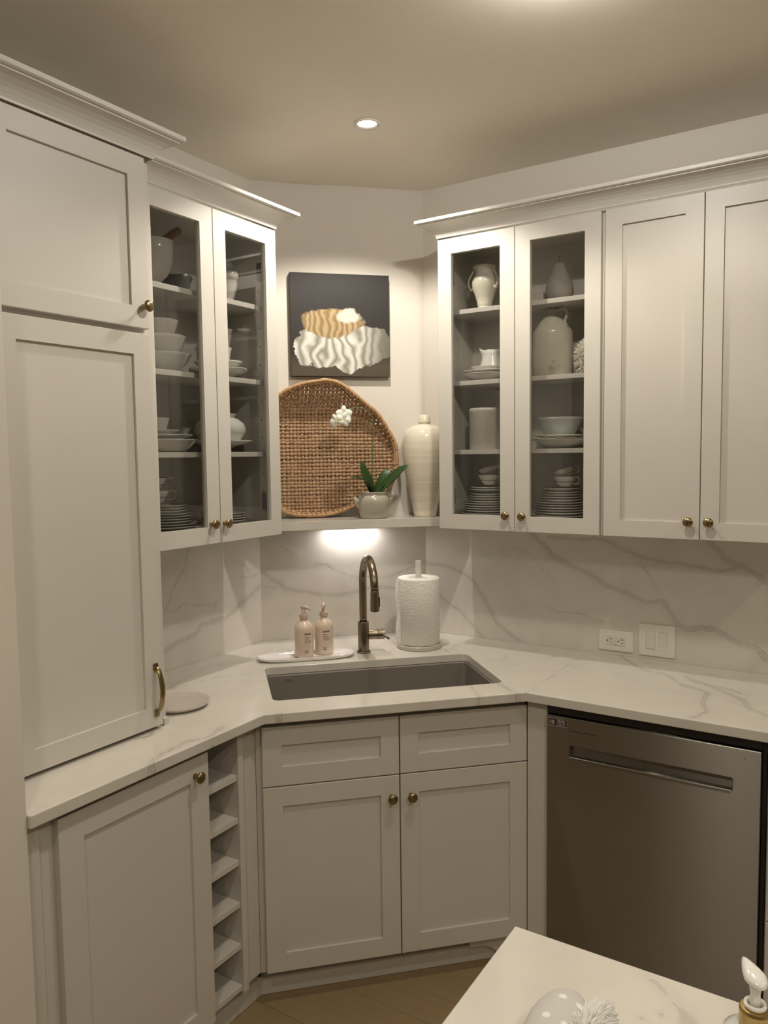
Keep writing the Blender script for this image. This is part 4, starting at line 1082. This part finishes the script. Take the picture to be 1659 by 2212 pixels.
def blossom(cp, face, up_, s):
    cp = Vector(cp); f = Vector(face).normalized(); u = Vector(up_); u = (u-f*u.dot(f)).normalized(); r = u.cross(f)
    root = mesh_obj('blossom', (lambda bm: (blob(bm, cp+f*.003*s, .004*s, .004*s, .005*s, sub=2), bm)[1])(bmesh.new()), LIP, c, smooth=True, label='white orchid blossom with a yellow lip')
    for ang, L, w in ((90, .028, .0085), (212, .026, .0085), (328, .026, .0085), (15, .027, .0130), (165, .027, .0130)):
        a = math.radians(ang); d = r*math.cos(a)+u*math.sin(a); sd = f.cross(d); bm = bmesh.new(); rows_ = []
        back = 0 if ang in (20, 160) else -.002
        for i in range(7):
            t = i/6; ww = w*s*math.sin(math.pi*(t*.88+.06))**.7; p = cp + d*L*s*t + f*(back+.004*s*math.sin(t*2.6)-.002*t)
            rows_.append([p+sd*ww*q+f*(-.003*s*q*q) for q in (-1, -.5, 0, .5, 1)])
        top_ = [[bm.verts.new(q+f*.0005) for q in R] for R in rows_]; bot_ = [[bm.verts.new(q-f*.0005) for q in R] for R in rows_]
        for T, sgn in ((top_, 1), (bot_, -1)):
            for A, C in zip(T, T[1:]):
                for i in range(4): bm.faces.new((A[i], A[i+1], C[i+1], C[i]))
        for i in range(6):
            for k_ in (0, 4): bm.faces.new((top_[i][k_], top_[i+1][k_], bot_[i+1][k_], bot_[i][k_]))
        for i in range(4):
            for e in (0, 6): bm.faces.new((top_[e][i], top_[e][i+1], bot_[e][i+1], bot_[e][i]))
        mesh_obj('petal', bm, PETAL, root, smooth=True)
tocam = Vector((1.6, -2.45, -.1)).normalized()
blossom(lc(.328, 1.816, .172), (.75, -.60, -.10), (-.08, .0, 1), 1.25)
blossom(lc(.322, 1.793, .176), (.60, -.75, -.25), (.3, .15, 1), 1.15)
blossom(lc(.297, 1.789, .172), (.2, -.9, -.2), (-.4, -.1, 1), 1.1)

# ------------------------------------------------------------------ tall vase
b0 = FD(.6640, .1120, ZS1+.0004)
bm = bmesh.new()
lathe(bm, [(0, 0), (.0420, 0), (.0445, .002), (.0455, .008), (.0530, .050), (.0690, .120), (.0830, .190), (.0905, .250), (.0912, .290), (.0870, .325), (.0740, .350), (.0500, .3640), (.0270, .3700), (.0225, .3720), (.0225, .3750), (.0270, .3775), (.0270, .3800), (.0205, .4050), (.0190, .4075), (.0150, .4075), (.0140, .400), (0, .395)], b0, 64)
o = mesh_obj('tall_vase', bm, VASEM, smooth=True); tag(o, 'tall cream shouldered stoneware vase with a small neck, at the right end of the shelf', 'vase')
# ------------------------------------------------------------------ crockery in the cabinets
def lt_obj(name, prof, c, m, label, cat, group=None, seg=48, fn=None, rim=None):
    o = mesh_obj(name, LT(prof, (0, 0, 0), seg, fn=fn), m, smooth=True); o.location = c
    tag(o, label, cat, group)
    if rim:
        bm = bmesh.new(); closed_tube(bm, torus_pts((0, 0, rim[1]), (1, 0, 0), (0, 1, 0), rim[0], 48), rim[2], 6)
        r = mesh_obj('rim_line', bm, GRIM, smooth=True, label='dark metallic rim line'); r.parent = o
    return o
def plate_prof(R, h=.012): return [(0, 0), (R*.56, 0), (R*.60, .0015), (R*.72, h*.40), (R*.985, h*.92), (R, h), (R*.985, h+.0018), (R*.70, h*.55), (R*.58, .0045), (0, .0035)]
def bowl_prof(R, h, fr=.5): return [(0, 0), (R*fr*.8, 0), (R*fr*.85, .003), (R*fr, h*.12), (R*.80, h*.55), (R*.93, h*.88), (R, h), (R*.985, h+.0015), (R*.90, h*.88), (R*.75, h*.5), (R*fr*.9, h*.2), (0, h*.14)]
ORD = ['topmost', 'second from the top', 'third from the top', 'fourth from the top', 'fifth from the top', 'sixth from the top', 'seventh from the top', 'eighth from the top', 'ninth from the top', 'tenth from the top', 'eleventh from the top', 'twelfth from the top', 'thirteenth from the top', 'fourteenth from the top']
def stack(cx, cy, z, spec, where, group):
    """spec: list from the bottom of (radius, rise); individual plates with a dark rim line"""
    n = len(spec); protos = {}
    for k, (R, dz) in enumerate(spec):
        lab = 'dark-rimmed white plate, %s of %s' % (ORD[n-1-k], where)
        if R not in protos:
            o = lt_obj('plate', plate_prof(R, .0105), (cx, cy, z), IRON, lab, 'plate', group, rim=(R*.985, .0122, .0007)); protos[R] = o
        else: o = dup(protos[R], (cx, cy, z), lab, group)
        z += dz
    return z
def teacup(cx, cy, z, label, R=.047, h=.043, tilt=None, ang=0.0, group=None):
    c = thing('teacup', label, 'cup', (cx, cy, z), group)
    bm = LT([(0, 0), (R*.46, 0), (R*.5, .004), (R*.62, h*.22), (R*.86, h*.6), (R*.95, h*.85), (R, h), (R*.97, h+.001), (R*.90, h*.8), (R*.6, h*.3), (0, h*.2)], (cx, cy, z), 40)
    hb = bmesh.new(); d = Vector((math.cos(ang), math.sin(ang), 0)); b = Vector((cx, cy, z))
    tube(hb, smooth_pts([b+d*R*.93+Vector((0, 0, h*.86)), b+d*(R+.012)+Vector((0, 0, h*.95)), b+d*(R+.022)+Vector((0, 0, h*.62)), b+d*(R+.012)+Vector((0, 0, h*.28)), b+d*R*.68+Vector((0, 0, h*.30))], 5), .0022, seg=8)
    rb = bmesh.new(); closed_tube(rb, torus_pts((cx, cy, z+h), (1, 0, 0), (0, 1, 0), R, 40), .0010, 6)
    lb = bmesh.new(); closed_tube(lb, torus_pts((cx, cy, z+h*.45), (1, 0, 0), (0, 1, 0), R*.785, 40), .0007, 5)
    if tilt:
        ax, a = tilt; Mt = Matrix.Rotation(a, 4, Vector(ax))
        for q in (bm, hb, rb, lb):
            for v in q.verts: v.co = b + Mt @ (v.co-b)
    mesh_obj('cup_body', bm, IRON, c, smooth=True); mesh_obj('handle', hb, CHROME, c, smooth=True)
    mesh_obj('rim_line', rb, GRIM, c, smooth=True); mesh_obj('band_line', lb, GRIM, c, smooth=True)
    return c
FLOORZ = ZB+.001+.018+.0003
S1L, S2L, S3L = 2.1843, 1.9268, 1.6758
S1R, S2R, S3R = 2.1903, 1.9293, 1.6743
xL, yR = .142, -.1315
# --- left cabinet, bottom: two plate stacks and teacups
LB = 'behind the left door of the left cabinet'
spec = [(.114, .0088)]*3 + [(.096, .0085)]*2 + [(.080, .0085)]*4 + [(.060, .0085)]*3
z = stack(xL, -1.083, FLOORZ, spec, 'the left cabinet\'s left stack', 'plates in the left stack of the left cabinet')
teacup(xL, -1.125, z+.012, 'dark-rimmed white teacup on the left plate stack of the left cabinet, under another cup', .037, .040, ang=.9)
teacup(xL-.004, -1.130, z+.012+.041, 'dark-rimmed white teacup topping the left plate stack of the left cabinet', .037, .040, ang=.9)
spec = [(.112, .0088)]*3 + [(.078, .0088)]*4 + [(.042, .0095)]*4
z = stack(xL, -.834, FLOORZ, spec, 'the left cabinet\'s right stack', 'plates in the right stack of the left cabinet')
teacup(xL, -.860, z+.012, 'small dark-rimmed cup on the right plate stack of the left cabinet', .034, .036, ang=2.4)
# --- left cabinet, third shelf
o = lt_obj('platter', bowl_prof(.112, .040, .62), (xL, -1.090, S3L), IRON, 'deep white serving dish with a gold line on the left cabinet\'s lowest shelf', 'dish')
o = lt_obj('plate', plate_prof(.100, .012), (xL, -1.098, S3L+.0425), IRON, 'flat white plate resting across the deep serving dish in the left cabinet', 'plate')
o = lt_obj('plate', plate_prof(.062, .012), (xL, -1.105, S3L+.0580), IRON, 'small white plate under the white cup in the left cabinet', 'plate')
o = lt_obj('cup', bowl_prof(.036, .046, .66), (xL, -1.110, S3L+.0625), IRONB, 'plain white handleless cup on the small plate in the left cabinet', 'cup')
o = lt_obj('footed_dish', [(0, 0), (.040, 0), (.042, .004), (.034, .010), (.050, .018), (.110, .036), (.113, .039), (.108, .040), (.05, .024), (0, .020)], (xL, -.836, S3L), IRON, 'wide shallow white footed dish under the round pot in the left cabinet', 'dish')
o = lt_obj('round_pot', [(0, 0), (.040, 0), (.070, .014), (.088, .040), (.0900, .054), (.084, .074), (.066, .089), (.052, .094), (.054, .102), (.060, .106), (.058, .108), (.046, .100), (.046, .092), (.07, .07), (.07, .03), (0, .02)], (xL, -.836, S3L+.0250), IRON, 'round-bellied white pot with a flared rim in the left cabinet', 'pot')
# --- left cabinet, second shelf
o = lt_obj('bowl', bowl_prof(.098, .060, .5), (xL, -1.090, S2L), IRONB, 'widest white bowl under two nested bowls in the left cabinet', 'bowl')
o = lt_obj('bowl', bowl_prof(.084, .080, .6), (xL, -1.092, S2L+.0365), IRON, 'middle white bowl of the three nested bowls in the left cabinet', 'bowl')
o = lt_obj('bowl', bowl_prof(.062, .070, .66), (xL, -1.094, S2L+.0965), IRON, 'smallest white bowl on top of the nested bowls in the left cabinet', 'bowl')
def wavy(p, a): k = 1+.05*math.cos(4*a); return Vector((p.x*k, p.y*k, p.z+.003*math.cos(4*a)*(p.z > .015)))
o = lt_obj('platter', [(0, 0), (.048, 0), (.050, .006), (.070, .018), (.104, .030), (.106, .033), (.100, .033), (.06, .018), (0, .010)], (xL, -.836, S2L), IRON, 'lobed white serving platter on the left cabinet\'s middle shelf', 'platter', fn=wavy)
o = lt_obj('plate', bowl_prof(.085, .024, .6), (xL, -.834, S2L+.034), IRON, 'shallow white dish, lower of two on the lobed platter', 'plate')
o = lt_obj('plate', plate_prof(.083, .012), (xL, -.833, S2L+.048), IRON, 'thin white plate, upper of two on the lobed platter', 'plate')
for k, (R, h, dz, lb) in enumerate([(.032, .058, .053, 'lowest'), (.034, .050, .105, 'middle'), (.037, .034, .140, 'highest')]):
    lt_obj('cup', bowl_prof(R, h, .7), (xL, -.812, S2L+dz), IRON, 'white flared cup, %s of three on the platter in the left cabinet' % lb, 'cup')
# --- left cabinet, top shelf
c = thing('mortar', 'big grey-veined marble footed mortar on the top shelf of the left cabinet', 'mortar', (.15, -1.118, S1L))
mesh_obj('mortar_bowl', LT([(0, 0), (.042, 0), (.044, .005), (.036, .012), (.026, .020), (.027, .028), (.045, .045), (.060, .080), (.064, .120), (.066, .150), (.063, .152), (.058, .12), (.04, .06), (0, .045)], (.15, -1.118, S1L), 48), MARB, c, smooth=True)
o = mesh_obj('pestle', TB([(.13, -1.155, S1L+.085), (.15, -1.11, S1L+.135), (.165, -1.04, S1L+.190), (.168, -1.022, S1L+.203)], [.012, .010, .0135, .012], seg=14), WOODP, smooth=True)
tag(o, 'turned brown wooden pestle leaning out of the big marble mortar', 'pestle')
c = thing('dark_crock', 'dark charcoal lobed bowl at the back of the top left shelf', 'bowl', (.094, -.985, S1L))
mesh_obj('bowl', LT([(0, 0), (.05, 0), (.060, .03), (.058, .055), (.066, .070), (.062, .072), (.05, .05), (0, .02)], (.094, -.985, S1L), 40, fn=wavy), CUPD, c, smooth=True)
c = thing('mortar', 'small grey-veined marble mortar behind the right door of the left cabinet', 'mortar', (.15, -.792, S1L))
mesh_obj('mortar_bowl', LT([(0, 0), (.030, 0), (.031, .004), (.024, .010), (.020, .018), (.028, .030), (.040, .070), (.042, .090), (.0455, .092), (.0460, .115), (.042, .116), (.038, .09), (.02, .04), (0, .035)], (.15, -.792, S1L), 40), MARB, c, smooth=True)
bm = bmesh.new(); blob(bm, (.15, -.792, S1L+.135), .026, .026, .024, sub=3)
o = mesh_obj('marble_ball', bm, mat('veined_blue_marble', (.30, .32, .31), .2, noise_amt=.5, noise_scale=50), smooth=True); tag(o, 'grey-blue marble ball sitting in the small mortar', 'ball')

# --- right cabinet, bottom
spec = [(.1130, .0088)]*4 + [(.088, .0088)]*4 + [(.070, .0092)]*3 + [(.064, .016)] + [(.066, .0085)]*2
z = stack(.838, yR, FLOORZ, spec, 'the right cabinet\'s left stack', 'plates in the left stack of the right cabinet')
teacup(.848, yR, z+.010, 'dark-rimmed white teacup on the left plate stack of the right cabinet, holding another cup', .047, .040, ang=.3)
teacup(.855, yR+.006, z+.010+.030, 'dark-rimmed white teacup tipped inside another on the right cabinet\'s left stack', .046, .038, tilt=((0, 1, 0), -.25), ang=.3)
spec = [(.1130, .0088)]*4 + [(.090, .0092)]*5 + [(.074, .0092)]*3 + [(.071, .0125)] + [(.066, .0085)]
z = stack(1.128, yR, FLOORZ, spec, 'the right cabinet\'s right stack', 'plates in the right stack of the right cabinet')
teacup(1.142, yR, z+.008, 'dark-rimmed white teacup on the right plate stack of the right cabinet, holding another cup', .042, .038, ang=-.35)
teacup(1.148, yR+.006, z+.008+.026, 'dark-rimmed white teacup tipped inside another on the right cabinet\'s right stack', .043, .038, tilt=((0, 1, 0), -.32), ang=-.35)
# --- right cabinet, third shelf
CR = .066
o = lt_obj('crock', [(0, 0), (CR-.002, 0), (CR, .003), (CR, .138), (CR+.0015, .141), (CR+.0015, .152), (CR-.001, .155), (CR-.008, .155), (CR-.009, .15), (CR-.009, .02), (0, .018)], (.836, yR, S3R), CROCK, 'pale speckled straight-sided stoneware crock in the right cabinet', 'crock')
X0 = 1.122
o = lt_obj('platter', bowl_prof(.105, .031, .55), (X0, yR, S3R), IRON, 'deep white serving dish at the base of the bowl stack in the right cabinet', 'platter')
o = lt_obj('plate', plate_prof(.106, .010), (X0, yR, S3R+.0245), CREAM, 'ruffled-edge cream plate under the wide bowl in the right cabinet', 'plate', fn=lambda p, a: Vector((p.x, p.y, p.z+.0016*math.sin(14*a)*(math.hypot(p.x, p.y) > .08))))
o = lt_obj('plate', plate_prof(.094, .012), (X0, yR, S3R+.0340), IRONB, 'smooth white plate directly under the wide bowl in the right cabinet', 'plate')
o = lt_obj('bowl', bowl_prof(.084, .068, .62), (X0, yR, S3R+.0400), IRONB, 'wide pale-blue-white bowl topping the dishes in the right cabinet', 'bowl')
# --- right cabinet, second shelf
o = lt_obj('platter', bowl_prof(.098, .026, .62), (.842, yR, S2R), IRON, 'deep oval white dish under the plate and creamer in the right cabinet', 'platter')
o = lt_obj('plate', plate_prof(.096, .010), (.842, yR, S2R+.0265), IRON, 'large white plate, middle piece below the creamer', 'plate')
o = lt_obj('plate', bowl_prof(.070, .020, .7), (.846, yR, S2R+.0385-.006), IRON, 'smaller white dish directly below the creamer', 'plate')
c = thing('creamer', 'white pitcher with a pointed spout on the plates in the right cabinet', 'pitcher', (.858, yR, S2R+.0375))
def spout(p, a):
    k = max(0, math.cos(a-math.pi))**6; h = min(1, max(0, (p.z-.045)/.03))
    return Vector((p.x-(.016*k*h if p.x < 0 else 0), p.y, p.z+.013*k*h*h))
mesh_obj('pitcher_body', LT([(0, 0), (.046, 0), (.0475, .003), (.045, .018), (.038, .045), (.0335, .062), (.036, .076), (.0345, .077), (.031, .062), (.034, .04), (.04, .012), (0, .008)], (.858, yR, S2R+.0375), 56, fn=spout), IRON, c, smooth=True)
mesh_obj('handle', TB(smooth_pts([(.890, yR, S2R+.108), (.915, yR, S2R+.112), (.922, yR, S2R+.085), (.898, yR, S2R+.055)], 5), .005, seg=8), IRON, c, smooth=True)
c = thing('stoneware_jug', 'tall grey stoneware jug with cone shoulders and brown stains in the right cabinet', 'jug', (1.094, yR, S2R))
mesh_obj('jug_body', LT([(0, 0), (.066, 0), (.070, .004), (.0725, .040), (.0715, .150), (.0705, .160), (.0660, .166), (.0640, .168), (.050, .190), (.034, .208), (.026, .214), (.021, .216), (.020, .228), (.0235, .231), (.0235, .237), (.020, .238), (.014, .232), (0, .228)], (1.094, yR, S2R), 56), JUGM, c, smooth=True)
mesh_obj('handle', TB(smooth_pts([(1.112, yR-.008, S2R+.226), (1.128, yR-.014, S2R+.2345), (1.147, yR-.018, S2R+.230), (1.153, yR-.020, S2R+.210), (1.146, yR-.020, S2R+.190), (1.152, yR-.018, S2R+.172)], 5), .0068, seg=10, flat=.7), JUGM, c, smooth=True)
# coral clump
c = thing('coral', 'bristly white coral clump beside the stoneware jug', 'coral', (1.222, yR, S2R))
bm = bmesh.new(); blob(bm, (1.222, yR, S2R+.058), .034, .045, .055, sub=3, fn=lambda p, q: p*(1+.1*noise.noise(q*4)))
mesh_obj('core', bm, CORALM, c, smooth=True)
bm = bmesh.new(); r2 = random.Random(3)
for k in range(520):
    a = r2.uniform(0, 2*math.pi); e = math.asin(r2.uniform(-.95, 1)); d = Vector((math.cos(e)*math.cos(a), math.cos(e)*math.sin(a), math.sin(e)))
    p = Vector((1.222, yR, S2R+.058))+Vector((d.x*.031, d.y*.042, d.z*.052)); d2 = (d+Vector((r2.uniform(-.5, .5), r2.uniform(-.5, .5), r2.uniform(-.5, .5)))).normalized()
    L_ = r2.uniform(.010, .018); q = p+d*.004; e2 = q+d2*L_
    if e2.z < S2R+.001: continue
    tube(bm, [p, q, e2], [.0022, .0020, .0012], seg=4)
mesh_obj('bristles', bm, CORALM, c, smooth=True, kind='stuff')
# --- right cabinet, top shelf
c = thing('urn_vase', 'cream two-handled urn vase on the top shelf of the right cabinet', 'vase', (.829, yR, S1R))
mesh_obj('vase_body', LT([(0, 0), (.034, 0), (.036, .003), (.035, .008), (.026, .014), (.0255, .020), (.029, .024), (.0275, .028), (.034, .052), (.046, .085), (.0485, .105), (.046, .120), (.038, .131), (.0345, .140), (.0375, .152), (.045, .162), (.0455, .166), (.042, .165), (.032, .145), (.03, .12), (0, .03)], (.829, yR, S1R), 56), CREAM, c, smooth=True)
for sg in (-1, 1):
    mesh_obj('handle', TB(smooth_pts([(.829+sg*.040, yR-.008, S1R+.155), (.829+sg*.047, yR-.012, S1R+.140), (.829+sg*.058, yR-.014, S1R+.122), (.829+sg*.060, yR-.014, S1R+.100), (.829+sg*.050, yR-.012, S1R+.082), (.829+sg*.043, yR-.010, S1R+.088)], 5), [.0065]*26, seg=10, flat=.6), CREAM, c, smooth=True)
c = thing('pear_ornament', 'large grey weathered pear ornament with a thin stem on the top right shelf', 'ornament', (1.119, yR, S1R))
def pearfn(p, a): return Vector((p.x*(1+.02*math.sin(2*a)), p.y, p.z))
mesh_obj('pear_body', LT([(0, .003), (.025, 0), (.042, .010), (.0490, .036), (.0460, .060), (.036, .085), (.0275, .105), (.0240, .122), (.0185, .133), (.007, .137), (0, .1365)], (1.119, yR, S1R), 48, fn=pearfn), PEARM, c, smooth=True)
mesh_obj('stalk', TB([(1.119, yR, S1R+.135), (1.117, yR, S1R+.150), (1.118, yR, S1R+.163)], .0012, seg=6), STEM, c)
o = mesh_obj('marble_box', B(FR, 1.000, 1.066, .05, .15, S1R+.0002, S1R+.040, bev=.002), MARB); tag(o, 'small grey-veined marble box behind the pear on the left', 'box')
o = lt_obj('saucer', plate_prof(.030, .008), (1.200, yR, S1R), TERRA, 'small terracotta-orange dish right of the pear ornament', 'dish')

# ------------------------------------------------------------------ island in the foreground
c = thing('kitchen_island', 'pale quartz-topped island corner in the right foreground', 'island', (2.4, -2.1, 0))
IX, IY = 1.6190, -1.7185
o = top_slab('worktop', [(IX, IY-.80), (3.6, IY-.80), (3.6, IY), (IX, IY)], [], .8845, ZC, V_I, STONE, step=.02, seed=6)
for v in o.data.vertices: v.co -= Vector((2.4, -2.1, 0))
o.parent = c
mesh_obj('island_base', B(FW, IX+.03, 3.57, IY-.77, IY-.03, .09, .884), PAINT, c)
mesh_obj('plinth', B(FW, IX+.09, 3.5, IY-.71, IY-.09, .0005, .0899), PAINT, c)
# pump bottle on the island
px_, py_ = 1.977, -1.858
c = thing('lotion_bottle', 'white pump bottle with a gold collar on the island at the bottom right', 'bottle', (px_, py_, ZC))
b0 = Vector((px_, py_, ZC+.0003))
mesh_obj('bottle', LT([(0, 0), (.034, 0), (.037, .004), (.037, .050), (.034, .062), (.024, .070), (.0155, .0735), (.0150, .078), (0, .078)], b0, 48), MILK, c, smooth=True)
mesh_obj('collar', LT([(0, .0715), (.0172, .0715), (.0172, .092), (.0160, .0955), (.0115, .0962), (0, .0962)], b0, 40), GOLD, c, smooth=False, label='satin gold collar')
mesh_obj('ring', LT([(.0075, .0963), (.0120, .0963), (.0128, .0985), (.0120, .1010), (.0095, .1012), (.0080, .0985), (.0075, .0963)], b0, 32), PUMPW, c, smooth=True)
mesh_obj('pump_stem', LT([(0, .096), (.0068, .096), (.0062, .106), (.0054, .112), (.0068, .119), (.0066, .124), (0, .124)], b0, 24), PUMPW, c, smooth=True)
hd = Vector((-.52, .85, 0)).normalized()
bm = bmesh.new()
def hdf(p, q):
    t = (q.x+1)/2     # 0 tail .. 1 nozzle tip
    k = 1-.62*max(0, t-.35)/.65
    return Vector((p.x, p.y*k, p.z*(1-.35*max(0, t-.4)) + .003*t*t))
ang = math.atan2(hd.y, hd.x)
blob(bm, b0+Vector((0, 0, .130))+hd*.008, .026, .0135, .0082, fn=hdf, sub=4, M3=Matrix.Rotation(ang, 3, 'Z'))
mesh_obj('pump_head', bm, PUMPW, c, smooth=True)
# dotted cloth bootie with fluffy trim
c = thing('dotted_mitt', 'grey cloth mitt with white dots and a white fluffy cuff on the island', 'mitt', (1.775, -1.93, ZC))
bm = bmesh.new()
blob(bm, (1.7620, -1.938, ZC+.0290), .035, .078, .0285, sub=4, fn=lambda p, q: Vector((p.x*(1+.10*abs(q.y)), p.y, p.z))*(1+.03*noise.noise(q*2.2)))
for v in bm.verts:
    v.co.z = max(v.co.z, ZC+.001); 
    if v.co.x > 1.7895: v.co.x = 1.7895
mesh_obj('cloth_body', bm, DOTS, c, smooth=True)
mesh_obj('seam_band', (lambda bm: (blob(bm, (1.7905, -1.938, ZC+.027), .0010, .054, .0225, sub=3), bm)[1])(bmesh.new()), mat('seam_brown', (.28, .24, .19), .8), c, smooth=True)
bm = bmesh.new(); blob(bm, (1.8030, -1.935, ZC+.026), .0145, .064, .0245, sub=3)
r3 = random.Random(11)
for k in range(1500):
    a = r3.uniform(0, 2*math.pi); e = math.asin(r3.uniform(-.4, 1)); d = Vector((math.cos(e)*math.cos(a), math.cos(e)*math.sin(a), math.sin(e)))
    p = Vector((1.8030, -1.935, ZC+.026))+Vector((d.x*.0135, d.y*.061, d.z*.023))
    q = p+Vector((d.x*.6+.30, d.y*.8, d.z*.6)).normalized()*r3.uniform(.008, .020)+Vector((0, 0, r3.uniform(-.003, .003)))
    q.z = max(q.z, ZC+.002)
    tube(bm, [p, (p+q)/2+Vector((0, 0, .001)), q], [.0022, .0019, .0006], seg=4)
mesh_obj('fluffy_cuff', bm, FURM, c, smooth=True, kind='stuff')
bpy.context.view_layer.update()
